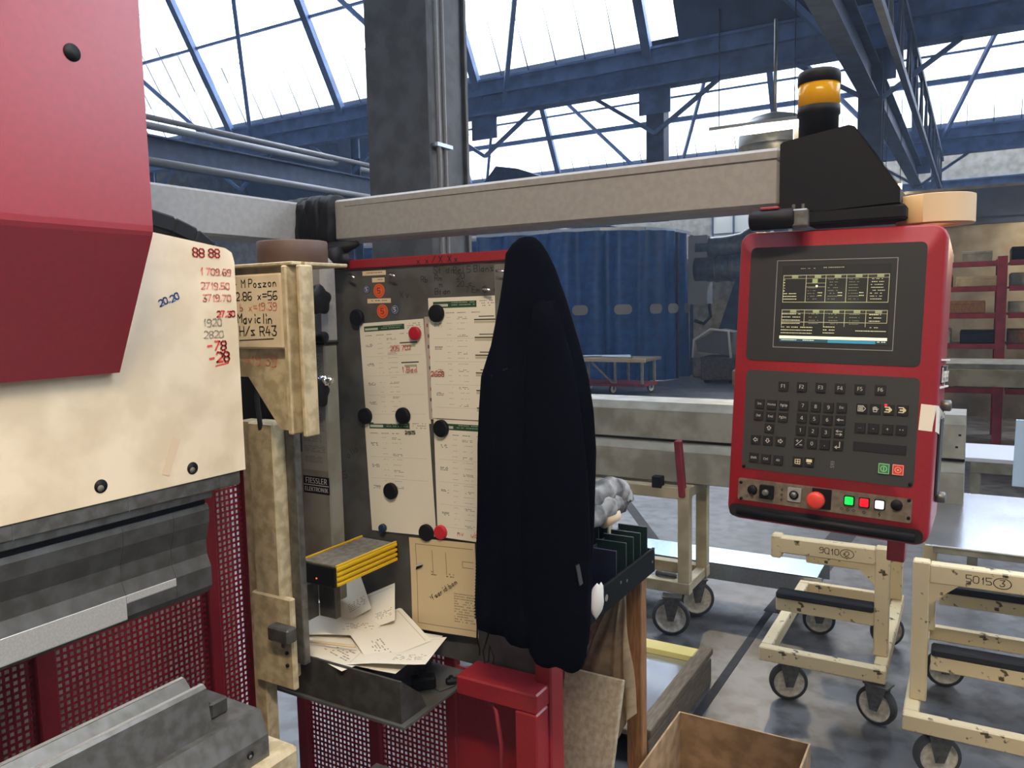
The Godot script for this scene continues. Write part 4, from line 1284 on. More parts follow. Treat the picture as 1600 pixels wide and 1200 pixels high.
func arm_and_console() -> void:
	# fixed arm along the machine, swivel arm across to the console
	var s := S()
	box(s, Vector3(-1.69, 1.738, -1.60), Vector3(-1.585, 1.846, -0.705), 0.006)
	single("fixed_arm", "grey box-section arm fixed along the machine's top", "support arm", Vector3(-1.64, 1.738, -1.0), s, M.arm)
	var a := Vector3(-1.60, 1.792, -1.655)
	var b := Vector3(-0.319, 1.783, -1.592)
	var t := thing("swivel_arm", "long grey box-section swivel arm reaching across to the console", "support arm", (a + b) * 0.5 - Vector3(0, 0.054, 0))
	s = S()
	bar(s, a, b, 0.105, 0.108, 0.006)
	part("tube", s, M.arm, t)
	s = S()
	bar(s, a + Vector3(0.05, 0.0335, 0.054), b + Vector3(0, 0.0335, 0.054), 0.0016, 0.0016)
	part("seam", s, M.steel_dark, t)
	# taped joint
	t = thing("taped_joint", "arm joint wrapped in layers of black tape", "tape wrapping", Vector3(-1.58, 1.70, -1.63))
	for k in 5:
		s = S(true)
		var rings := []
		for j in 9:
			var f := float(j) / 8.0
			var ring := []
			for i in 28:
				var an := TAU * i / 28
				var sq := pow(pow(absf(cos(an)), 4.0) + pow(absf(sin(an)), 4.0), 0.25)
				var r := (0.070 + 0.004 * (k % 2) + 0.003 * sin(an * 3.0 + k * 1.7) + 0.002 * sin(an * 7.0 + j)) / sq * (0.94 if j in [0, 8] else 1.0)
				ring.append(Vector3(-1.665 + k * 0.036 + 0.045 * f + 0.006 * sin(an), 1.787 + r * cos(an), -1.635 + r * sin(an)))
			rings.append(ring)
		loft(s, rings)
		part("tape_layer", s, M.black, t)
	s = S(true)
	tube(s, [Vector3(-1.67, 1.725, -1.585), Vector3(-1.60, 1.706, -1.565), Vector3(-1.52, 1.705, -1.575), Vector3(-1.45, 1.716, -1.59), Vector3(-1.40, 1.727, -1.60)], [0.022, 0.034, 0.034, 0.02, 0.006], 10)
	part("loose_tape_end", s, M.black, t)
	# black head over the console
	t = thing("arm_head", "black angular head at the swivel arm's end above the console", "support head", Vector3(-0.2, 1.70, -1.56))
	s = S()
	prism(s, [Vector2(-0.318, 1.722), Vector2(-0.318, 1.838), Vector2(-0.312, 1.842), Vector2(-0.202, 1.858), Vector2(-0.192, 1.854), Vector2(-0.118, 1.742), Vector2(-0.118, 1.718), Vector2(-0.25, 1.712)], -1.66, -1.525)
	part("cover", s, M.black, t)
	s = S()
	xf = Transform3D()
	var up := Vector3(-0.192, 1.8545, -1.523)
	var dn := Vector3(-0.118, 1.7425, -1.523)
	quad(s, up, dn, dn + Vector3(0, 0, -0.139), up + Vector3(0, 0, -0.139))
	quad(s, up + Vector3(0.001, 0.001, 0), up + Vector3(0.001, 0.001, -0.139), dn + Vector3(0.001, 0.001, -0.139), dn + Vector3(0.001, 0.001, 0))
	part("lit_slope", s, M.bezel, t)  # paler sheet paints the light falling on the slanted face
	s = S()
	box(s, Vector3(-0.275, 1.690, -1.64), Vector3(-0.108, 1.715, -1.525), 0.004)
	part("turning_plate", s, M.black_matt, t)
	s = S(true)
	cyl(s, Vector3(-0.365, 1.701, -1.50), Vector3(-0.285, 1.701, -1.50), 0.0185, 16, 0.004)
	part("handle", s, M.black, t)
	s = S()
	box(s, Vector3(-0.345, 1.718, -1.51), Vector3(-0.312, 1.723, -1.49), 0.001)
	part("red_tag", s, M.red, t)
	s = S()
	box(s, Vector3(-0.295, 1.684, -1.51), Vector3(-0.262, 1.716, -1.49), 0.003)
	for x in [-0.288, -0.272]: cyl(s, Vector3(x, 1.716, -1.50), Vector3(x, 1.725, -1.50), 0.003, 8)
	part("clamp", s, M.bracket, t)
	# amber beacon
	t = thing("warning_beacon", "amber warning beacon with black base and cap on the arm head", "beacon", Vector3(-0.262, 1.85, -1.585))
	var at := Transform3D(Basis(), Vector3(-0.262, 1.846, -1.585))
	s = S(true)
	lathe(s, [[0.0, 0.0], [0.035, 0.0], [0.035, 0.045], [0.0375, 0.047], [0.0375, 0.062], [0.0, 0.062]], at, 28)
	part("base", s, M.black, t)
	s = S(true)
	lathe(s, [[0.0, 0.062], [0.0365, 0.062], [0.0365, 0.102], [0.0, 0.102]], at, 32)
	var amber := mat(Color(0.93, 0.70, 0.10), 0.18)
	amber.backlight_enabled = true
	amber.backlight = Color(1.0, 0.78, 0.2)
	part("amber_lens", s, amber, t)
	s = S(true)
	lathe(s, [[0.0, 0.102], [0.0378, 0.102], [0.0378, 0.118], [0.036, 0.124], [0.030, 0.127], [0.0, 0.127]], at, 28)
	part("cap", s, M.black, t)
	console()
	# tape roll on the console
	t = thing("beige_tape_roll", "wide beige tape roll standing on the red console", "tape roll", Vector3(-0.075, 1.682, -1.60))
	s = S(true)
	at = Transform3D(Basis(), Vector3(-0.068, 1.683, -1.622))
	lathe(s, [[0.036, 0.0], [0.062, 0.0], [0.0635, 0.002], [0.0635, 0.048], [0.062, 0.050], [0.036, 0.050], [0.034, 0.048], [0.034, 0.002], [0.036, 0.0]], at, 40)
	part("roll", s, M.tape_beige, t)
	s = S(true)
	var r0 := []
	for lv in 2:
		var ring := []
		for k in 14: ring.append(at.origin + Vector3(0.0645 * cos(0.2 + k * 0.125), 0.001 + lv * 0.048, 0.0645 * sin(0.2 + k * 0.125)))
		r0.append(ring)
	for k in 13: quad(s, r0[0][k + 1], r0[0][k], r0[1][k], r0[1][k + 1])
	part("loose_end", s, M.tape_pale, t)

func arrow(s: SurfaceTool, c: Vector2, r: float, turn: float, z: float) -> void:     # outlined arrow print
	var o := [Vector2(0, 1), Vector2(0.9, 0.1), Vector2(0.4, 0.1), Vector2(0.4, -0.8), Vector2(-0.4, -0.8), Vector2(-0.4, 0.1), Vector2(-0.9, 0.1)]
	for i in o.size():
		var p: Vector2 = o[i].rotated(turn) * r + c
		var q: Vector2 = o[(i + 1) % o.size()].rotated(turn) * r + c
		ink(s, Vector3(p.x, p.y, z), Vector3(q.x, q.y, z), Vector3(0, 0, 1), r * 0.26)

func line(s: SurfaceTool, pts: Array, c: Vector2, r: float, z: float, pen := 0.0011) -> void:
	for i in pts.size() - 1:
		var p: Vector2 = pts[i] * r + c
		var q: Vector2 = pts[i + 1] * r + c
		ink(s, Vector3(p.x, p.y, z), Vector3(q.x, q.y, z), Vector3(0, 0, 1), pen)

func console() -> void:
	var t := thing("control_console", "red press control console with screen, black keys and lit buttons", "control console", Vector3(-0.22637, 1.4059, -1.51788))
	t.basis = Basis(Vector3.UP, deg_to_rad(-3.647)) * Basis(Vector3.RIGHT, deg_to_rad(-3.858)) * Basis(Vector3(0, 0, 1), deg_to_rad(-1.307))
	org = Vector3.ZERO
	# housing: rounded shell, deeper toward the foot
	var s := S(true)
	var rings := []
	for lv in [[-0.205, 0.93, 0.94, 0.02], [-0.195, 0.955, 0.96, 0.02], [-0.03, 1.0, 1.0, 0.024], [-0.010, 1.0, 1.0, 0.024], [-0.004, 0.992, 0.995, 0.022], [0.0, 0.975, 0.984, 0.018]]:
		rings.append(rrect(0.352 * lv[1], 0.552 * lv[2], lv[3], lv[0], 6))
	loft(s, rings)
	part("housing", s, M.red, t)
	# screen frame and screen
	s = S()
	slab(s, 0.300, 0.213, 0.010, 0.0, 0.0015, 0.0, Vector3(-0.003, 0.1395, 0))
	var bz := part("screen_frame", s, M.bezel, t)
	var im := Image.create(560, 420, false, Image.FORMAT_RGB8)
	im.fill(Color8(16, 17, 17))
	draw_screen(im)
	var sm := print_mat(im, 0.6)
	sm.emission_enabled = true
	sm.emission_texture = sm.albedo_texture
	sm.emission_operator = BaseMaterial3D.EMISSION_OP_MULTIPLY
	sm.emission = Color.WHITE
	sm.emission_energy_multiplier = 0.75
	page("display_screen", 0.186, 0.142, Transform3D(Basis(), Vector3(0.0005, 0.1395, 0.0021)), sm, bz)
	s = S()
	var w := 0.1025
	var h := 0.0805
	for k in [[-w, -h, w, -h], [w, -h, w, h], [w, h, -w, h], [-w, h, -w, -h]]: ink(s, Vector3(k[0], 0.1395 + k[1], 0.0021), Vector3(k[2], 0.1395 + k[3], 0.0021), Vector3(0, 0, 1), 0.0012)
	part("screen_outline", s, M.arm, bz)
	var scr := OmniLight3D.new()
	scr.name = "display_screen_light"
	t.add_child(scr)
	scr.position = Vector3(0, 0.14, 0.06)
	scr.light_color = Color(0.85, 0.9, 0.75)
	scr.light_energy = 0.002
	scr.light_size = 0.03
	scr.omni_range = 20.0
	scr.shadow_enabled = true
	# key panel
	s = S()
	slab(s, 0.299, 0.190, 0.009, 0.0, 0.0012, 0.0, Vector3(-0.001, -0.081, 0))
	var kp := part("key_panel", s, M.panel, t)
	var keys := {}
	for k in 6: keys["F%d" % (k + 1)] = [-0.0793 + k * 0.0333, -0.0135 + k * 0.0007]
	for k in [["Ins", 0, 0], ["Home", 1, 0], ["PgUp", 2, 0], ["Del", 0, 1], ["End", 1, 1], ["PgDn", 2, 1]]: keys[k[0]] = [-0.1215 + k[1] * 0.0227 - k[2] * 0.001, -0.0492 - k[2] * 0.0226]
	for k in [["Shift", 0], ["Ctrl", 1], ["Alt", 2]]: keys[k[0]] = [-0.1275 + k[1] * 0.023, -0.1532]
	var rows := ["789", "456", "123"]
	for j in 3:
		for i in 3: keys[rows[j][i]] = [-0.0418 + i * 0.0224 - j * 0.001, -0.0474 - j * 0.0228]
	keys["Esc"] = [0.0254, -0.0458]; keys["0"] = [-0.0225, -0.1158]; keys["."] = [-0.0001, -0.1150]
	keys["- -"] = [0.0577, -0.0790]; keys["-"] = [0.0799, -0.0784]; keys["+"] = [0.1024, -0.0779]; keys["+ +"] = [0.1245, -0.0772]
	var key_s := S()
	slab(key_s, 0.0172, 0.0180, 0.0012, 0.0, 0.0032, 0.0008)
	key_s.generate_normals()
	var key_mesh := key_s.commit()
	for name_ in keys:
		var p: Array = keys[name_]
		var o := inst("key", key_mesh, M.key, kp, Transform3D(Basis(), Vector3(p[0], p[1], 0.0012)))
		lettering("key_lettering", name_, 0.0066 if name_.length() <= 2 else 0.0042, Transform3D(Basis(), Vector3(0, 0, 0.0033)), M.key_print, o)
	# keys with symbols
	var sym := {"up": [-0.1012, -0.0943], "west": [-0.1254, -0.1184], "down": [-0.1026, -0.1179], "east": [-0.0793, -0.1170], "delete": [0.0242, -0.0683], "tab": [0.0233, -0.0914], "sign": [-0.0453, -0.1163], "enter": [0.0226, -0.1145], "window": [-0.0459, -0.1515], "menu": [-0.0254, -0.1503],
		"setup": [0.0590, -0.0448], "hand": [0.0807, -0.0440], "single_step": [0.1024, -0.0437], "automatic": [0.1246, -0.0429]}
	for k in sym:
		var p := Vector2(sym[k][0], sym[k][1])
		var o := inst("key", key_mesh, M.key, kp, Transform3D(Basis(), Vector3(p.x, p.y, 0.0012)))
		s = S()
		var z := 0.0034
		var c := Vector2.ZERO
		match k:
			"up": arrow(s, c, 0.0042, 0.0, z)
			"west": arrow(s, c, 0.0042, PI / 2, z)
			"down": arrow(s, c, 0.0042, PI, z)
			"east": arrow(s, c, 0.0042, -PI / 2, z)
			"delete": line(s, [Vector2(1, 0), Vector2(-1, 0), Vector2(-0.4, 0.4), Vector2(-1, 0), Vector2(-0.4, -0.4)], c, 0.005, z, 0.0013)
			"tab":
				line(s, [Vector2(1, 0.5), Vector2(-1, 0.5), Vector2(-0.4, 0.9), Vector2(-1, 0.5), Vector2(-0.4, 0.1)], c, 0.005, z)
				line(s, [Vector2(-1, -0.6), Vector2(1, -0.6), Vector2(0.4, -0.2), Vector2(1, -0.6), Vector2(0.4, -1.0)], c, 0.005, z)
			"sign":
				line(s, [Vector2(-0.9, -0.9), Vector2(0.9, 0.9)], c, 0.0055, z)
				line(s, [Vector2(-0.9, 0.6), Vector2(-0.2, 0.6), Vector2(-0.55, 0.6), Vector2(-0.55, 0.95), Vector2(-0.55, 0.25)], c, 0.0055, z)
				line(s, [Vector2(0.3, -0.7), Vector2(1.0, -0.7)], c, 0.0055, z)
			"enter": line(s, [Vector2(0.5, 1), Vector2(0.5, -0.6), Vector2(-0.8, -0.6), Vector2(-0.3, -0.2), Vector2(-0.8, -0.6), Vector2(-0.3, -1.0)], c, 0.006, z, 0.0014)
			"window":
				line(s, [Vector2(-0.8, -0.7), Vector2(-0.8, 0.7), Vector2(0.8, 0.8), Vector2(0.8, -0.8), Vector2(-0.8, -0.7)], c, 0.0055, z)
				line(s, [Vector2(0.1, -0.7), Vector2(0.1, 0.7)], c, 0.0055, z)
				line(s, [Vector2(-0.8, 0), Vector2(0.8, 0)], c, 0.0055, z)
			"menu":
				for q in 4: line(s, [Vector2(-0.8, 0.8 - q * 0.25), Vector2(0.8, 0.8 - q * 0.25)], c, 0.0055, z, 0.0014)
				line(s, [Vector2(-0.5, -0.5), Vector2(0.5, -0.5)], c, 0.0055, z)
			"hand":
				for q in 4: line(s, [Vector2(-0.55 + q * 0.35, -0.2), Vector2(-0.55 + q * 0.35, 0.75 - absf(q - 1.5) * 0.18)], c, 0.0055, z, 0.0013)
				line(s, [Vector2(-0.55, -0.2), Vector2(-0.4, -0.9), Vector2(0.5, -0.9), Vector2(0.6, -0.2), Vector2(-0.55, -0.2)], c, 0.0055, z)
				line(s, [Vector2(0.5, -0.5), Vector2(0.95, 0.1)], c, 0.0055, z)
			_:
				var outline := [Vector2(-1, -0.8), Vector2(-1, 0.8), Vector2(0.35, 0.8), Vector2(1.05, 0), Vector2(0.35, -0.8), Vector2(-1, -0.8)]
				if k == "setup":
					line(s, outline, c, 0.006, z)
					for q in 4: line(s, [Vector2(-0.7, 0.5 - q * 0.33), Vector2(0.3, 0.5 - q * 0.33)], c, 0.006, z, 0.0012)
				else:
					line(s, [Vector2(-1, 0.7), Vector2(0.1, 0.7)], c, 0.006, z, 0.0016)
					line(s, [Vector2(-1, -0.7), Vector2(0.1, -0.7)], c, 0.006, z, 0.0016)
					for q in 5: line(s, [Vector2(0.15 + q * 0.16, 0.8 - q * 0.16), Vector2(0.15 + q * 0.16, -0.8 + q * 0.16)], c, 0.006, z, 0.0012)
					for q in 2: line(s, [Vector2(-0.6 + q * 0.5, 0), Vector2(-0.3 + q * 0.5, 0)], c, 0.006, z, 0.0026)
		part("key_symbol", s, mat(Color8(226, 214, 176), 0.7) if k in ["single_step", "automatic", "window", "menu"] else M.key_print, o)
	s = S(true)
	cyl(s, Vector3(0.0976, -0.0362, 0.001), Vector3(0.0976, -0.0362, 0.0056), 0.0021, 10)
	part("signal_light", s, glow(Color(1.0, 0.12, 0.1), 2.0), kp)
	s = S()
	slab(s, 0.0855, 0.0172, 0.001, 0.0, 0.0022, 0.0006, Vector3(0.0910, -0.1127, 0.0))
	part("blank_display", s, M.key, kp)
	lettering("panel_lettering", "S93", 0.0062, Transform3D(Basis(Vector3(0, 0, 1), PI / 2), Vector3(0.0149, -0.1504, 0.0014)), M.arm, kp)
	for d in [[0.1004, -0.1476, Color8(44, 128, 66), Color8(170, 214, 172)], [0.1230, -0.1472, Color8(206, 62, 50), Color8(248, 178, 152)]]:
		s = S()
		slab(s, 0.0182, 0.0182, 0.001, 0.0012, 0.0040, 0.0008, Vector3(d[0], d[1], 0))
		var o := part("start_key", s, mat(d[2], 0.5), kp)
		s = S()
		for k in 20:
			var a := TAU * k / 20
			var b := TAU * (k + 1) / 20
			ink(s, Vector3(d[0] + cos(a) * 0.0048, d[1] + sin(a) * 0.0048, 0.0043), Vector3(d[0] + cos(b) * 0.0048, d[1] + sin(b) * 0.0048, 0.0043), Vector3(0, 0, 1), 0.0013)
		line(s, [Vector2(0, 0.6), Vector2(0, -0.6)] if d[0] < 0.11 else [Vector2(-0.1, 0), Vector2(0.1, 0)], Vector2(d[0], d[1]), 0.005, 0.0043, 0.0014 if d[0] < 0.11 else 0.003)
		for k in [[-1, -1, 1, -1], [1, -1, 1, 1], [1, 1, -1, 1], [-1, 1, -1, -1]]: ink(s, Vector3(d[0] + k[0] * 0.0082, d[1] + k[1] * 0.0082, 0.0043), Vector3(d[0] + k[2] * 0.0082, d[1] + k[3] * 0.0082, 0.0043), Vector3(0, 0, 1), 0.0009)
		part("key_symbol", s, mat(d[3], 0.6), o)
	for p in [[-0.146, -0.172], [0.143, -0.170]]:
		s = S(true)
		cyl(s, Vector3(p[0], p[1], 0.001), Vector3(p[0], p[1], 0.003), 0.0032, 10)
		part("screw", s, M.black, kp)
	# switch strip
	s = S()
	slab(s, 0.303, 0.042, 0.004, 0.0, 0.0014, 0.0, Vector3(-0.0035, -0.2165, 0))
	var sp := part("switch_panel", s, M.panel_grey, t)
	for d in [[-0.127, -0.2158, 0.0092, "plug_cap"], [0.1241, -0.2090, 0.0096, "plug_cap"]]:
		s = S(true)
		lathe(s, [[0.0, 0.0], [d[2], 0.0], [d[2], 0.003], [d[2] * 0.85, 0.005], [0.0, 0.0052]], Transform3D(Basis(Vector3.RIGHT, Vector3(0, 0, 1), Vector3(0, -1, 0)), Vector3(d[0], d[1], 0.001)), 22)
		part(d[3], s, M.black, sp)
	s = S()
	slab(s, 0.0265, 0.0265, 0.003, 0.001, 0.008, 0.001, Vector3(-0.0993, -0.2161, 0))
	var o2 := part("selector_switch", s, M.black, sp)
	s = S(true)
	cyl(s, Vector3(-0.0993, -0.2161, 0.008), Vector3(-0.0993, -0.2161, 0.016), 0.006, 12, 0.001)
	part("switch_pin", s, M.bracket, o2)
	s = S()
	slab(s, 0.0245, 0.0265, 0.002, 0.001, 0.004, 0.0008, Vector3(-0.0489, -0.2147, 0))
	var o3 := part("key_switch", s, M.arm, sp)
	s = S(true)
	cyl(s, Vector3(-0.0489, -0.2147, 0.004), Vector3(-0.0489, -0.2147, 0.007), 0.0085, 18, 0.001)
	part("lock_ring", s, M.black, o3)
	s = S(true)
	cyl(s, Vector3(-0.0489, -0.2147, 0.007), Vector3(-0.0489, -0.2147, 0.0085), 0.0055, 14)
	part("lock_barrel", s, M.bracket, o3)
	s = S()
	slab(s, 0.034, 0.037, 0.002, 0.001, 0.0026, 0.0, Vector3(-0.0005, -0.2155, 0))
	var es := part("emergency_stop", s, M.black, sp)
	s = S(true)
	lathe(s, [[0.0, 0.0], [0.011, 0.0], [0.011, 0.012], [0.0155, 0.014], [0.0160, 0.022], [0.0145, 0.027], [0.010, 0.029], [0.0, 0.0295]], Transform3D(Basis(Vector3.RIGHT, Vector3(0, 0, 1), Vector3(0, -1, 0)), Vector3(-0.0062, -0.2162, 0.0026)), 26)
	part("stop_button", s, mat(Color8(206, 58, 44), 0.45), es)
	var lit := [[0.0470, Color(0.05, 0.85, 0.30), 1.0], [0.0721, Color(1.0, 0.05, 0.12), 1.0], [0.0973, Color(0.95, 0.93, 1.0), 1.1]]
	for d in lit:
		s = S()
		slab(s, 0.0180, 0.0180, 0.002, 0.001, 0.005, 0.0006, Vector3(d[0], -0.2118, 0))
		var fr := part("button_frame", s, M.black, sp)
		s = S()
		slab(s, 0.0142, 0.0142, 0.002, 0.005, 0.0072, 0.0008, Vector3(d[0], -0.2118, 0))
		part("button_light", s, glow(d[1], d[2]), fr)
	for p in [[-0.1496, -0.2040], [-0.148, -0.2350], [0.1431, -0.1975], [0.1438, -0.2285]]:
		s = S(true)
		cyl(s, Vector3(p[0], p[1], 0.001), Vector3(p[0], p[1], 0.0034), 0.0030, 10)
		part("screw", s, M.black, sp)
	s = S()
	for p in [[-0.137, -0.2295], [-0.127, -0.2295], [-0.117, -0.2295], [0.035, -0.2285], [0.045, -0.2290], [0.055, -0.2290], [0.0721, -0.2295]]: line(s, [Vector2(-1, 0), Vector2(0, 1), Vector2(1, 0), Vector2(0, -1), Vector2(-1, 0)], Vector2(p[0], p[1]), 0.0026, 0.0016, 0.0008)
	for k in 3: line(s, [Vector2(0, 1), Vector2(0, -1), Vector2(-0.8, 0), Vector2(0.8, 0)], Vector2(-0.0717, -0.208 - k * 0.0095), 0.003, 0.0016, 0.0009)
	line(s, [Vector2(0.2, 1), Vector2(-0.3, 0), Vector2(0.3, 0), Vector2(-0.1, -1)], Vector2(0.0973, -0.2295), 0.004, 0.0016, 0.0013)
	part("panel_symbols", s, M.black, sp)
	# grip slot at the foot
	s = S()
	slab(s, 0.338, 0.0245, 0.010, -0.002, 0.0008, 0.0, Vector3(-0.0015, -0.2590, 0))
	var gs := part("grip_slot", s, M.black_matt, t)
	s = S(true)
	tube(s, [Vector3(-0.155, -0.2605, 0.0006), Vector3(0.155, -0.2605, 0.0006)], 0.0075, 10)
	part("grip_bar", s, M.black, gs)
	# side fittings
	s = S()
	xf = Transform3D(Basis(Vector3.UP, PI / 2), Vector3(0.1755, 0, 0))
	box(s, Vector3(0.035, 0.004, -0.001), Vector3(0.135, 0.036, 0.0022), 0.0008)
	var bp := part("brand_plate", s, M.black, t)
	s = S()
	for y in [-0.003, 0.045]: box(s, Vector3(0.02, y, -0.001), Vector3(0.15, y + 0.003, 0.0026))
	part("white_line", s, M.white, bp)
	lettering("lettering", "Beyeler", 0.026, Transform3D(Basis(Vector3.UP, PI / 2), Vector3(0.1780, 0.019, -0.085)), M.white, bp)
	s = S()
	box(s, Vector3(0.05, -0.195, -0.001), Vector3(0.095, -0.055, 0.004), 0.002)
	part("side_cover", s, M.bezel, t)
	xf = Transform3D()
	for y in [-0.035, -0.20]:
		s = S(true)
		cyl(s, Vector3(0.172, y, -0.09), Vector3(0.190, y, -0.09), 0.010, 12, 0.002)
		part("side_catch", s, M.bracket, t)
	# masking-tape note wrapped round the corner
	s = S()
	quad(s, Vector3(0.150, -0.075, 0.0012), Vector3(0.171, -0.076, 0.0006), Vector3(0.173, -0.031, 0.0006), Vector3(0.152, -0.030, 0.0012))
	quad(s, Vector3(0.171, -0.076, 0.0006), Vector3(0.1772, -0.077, -0.010), Vector3(0.1774, -0.032, -0.010), Vector3(0.173, -0.031, 0.0006))
	quad(s, Vector3(0.1772, -0.077, -0.010), Vector3(0.1775, -0.096, -0.115), Vector3(0.1777, -0.052, -0.115), Vector3(0.1774, -0.032, -0.010))
	var tn := part("tape_note", s, M.paper, t)
	s = S()
	scrawl(s, "7838", Vector3(0.1778, -0.062, -0.020), Vector3(0, -0.17, -0.985), Vector3(0, 0.985, -0.17), 0.028, 0.0022)
	part("number_writing", s, M.ink_black, tn)
	s = S()
	box(s, Vector3(0.10, -0.33, -0.12), Vector3(0.13, -0.272, -0.09), 0.002)
	part("lower_bracket", s, M.red, t)
	xf = Transform3D()

func draw_screen(im: Image) -> void:
	var c := Color8(150, 148, 112)
	var pale := Color8(196, 194, 150)
	var put := func(x: int, y: int, w: int, h: int, col: Color) -> void: im.fill_rect(Rect2i(x, y, w, h), col)
	words(im, Rect2i(100, 16, 80, 8), c, 1, 0.8)
	words(im, Rect2i(220, 12, 110, 9), c, 1, 0.95)
	for r in [[8, 52, 552, 198], [8, 240, 552, 330]]:
		put.call(r[0], r[1], r[2] - r[0], 3, c)
		put.call(r[0], r[1] + 18, r[2] - r[0], 2, c)
		put.call(r[0], r[3] - 24 if r[1] == 240 else r[3], r[2] - r[0], 3, c)
		for x in [8, 130, 234, 340, 446, 550]: put.call(x, r[1], 3, r[3] - r[1] - (24 if x == 550 and r[1] == 240 else 0), c)
		for x in [14, 136, 240, 346, 452]:
			words(im, Rect2i(x, r[1] + 5, 92, 10), Color8(70, 70, 58), 1, 0.9)
			put.call(x + 40, r[1] + 3, 34, 14, Color8(120, 124, 92))
	put.call(133, 96, 102, 2, c)
	put.call(133, 116, 102, 2, c)
	put.call(165, 74, 28, 22, Color8(120, 134, 84))
	put.call(184, 108, 10, 10, Color8(250, 250, 230))
	for row in 8:
		var y := 76 + row * 15
		for x in [138, 244, 350]:
			if x == 138 and row < 3: continue
			words(im, Rect2i(x + 4, y, 52, 7), Color8(112, 112, 88), 1, 0.8)
		if row in [5, 6]:
			for x in [196, 300, 408]: words(im, Rect2i(x, y - 4, 24, 9), pale, 1, 1.0)
		words(im, Rect2i(462 + rng.randi_range(0, 12), y, 60, 8), pale, 1, 0.85)
		words(im, Rect2i(10, y, 8 if row < 5 else 74, 9), pale, 1, 0.95)
	for row in 4:
		var y := 262 + row * 17
		for x in [156, 260, 366]: words(im, Rect2i(x, y, 50, 7), Color8(120, 120, 92), 1, 0.8)
		words(im, Rect2i(10, y, 100, 11), pale, 1, 0.95)
		if row < 3: words(im, Rect2i(464, y, 60, 9), pale, 1, 0.8)
	for row in 3:
		words(im, Rect2i(8, 334 + row * 16, 170, 9), pale, 1, 0.95)
		words(im, Rect2i(234, 330 + row * 16, 60, 9), pale, 1, 0.9)
	words(im, Rect2i(400, 348, 150, 9), pale, 1, 0.95)
	words(im, Rect2i(470, 330, 40, 8), pale, 1, 0.9)
	put.call(2, 384, 556, 15, Color8(250, 250, 196))
	put.call(2, 401, 260, 16, Color8(24, 62, 74))
	put.call(262, 401, 240, 16, Color8(44, 118, 146))
	put.call(502, 401, 56, 16, Color8(20, 44, 52))
	words(im, Rect2i(12, 404, 84, 9), Color8(206, 214, 206), 1, 1.0)
	words(im, Rect2i(130, 404, 60, 9), Color8(206, 214, 206), 1, 1.0)
	words(im, Rect2i(510, 404, 40, 9), Color8(206, 214, 206), 1, 0.9)

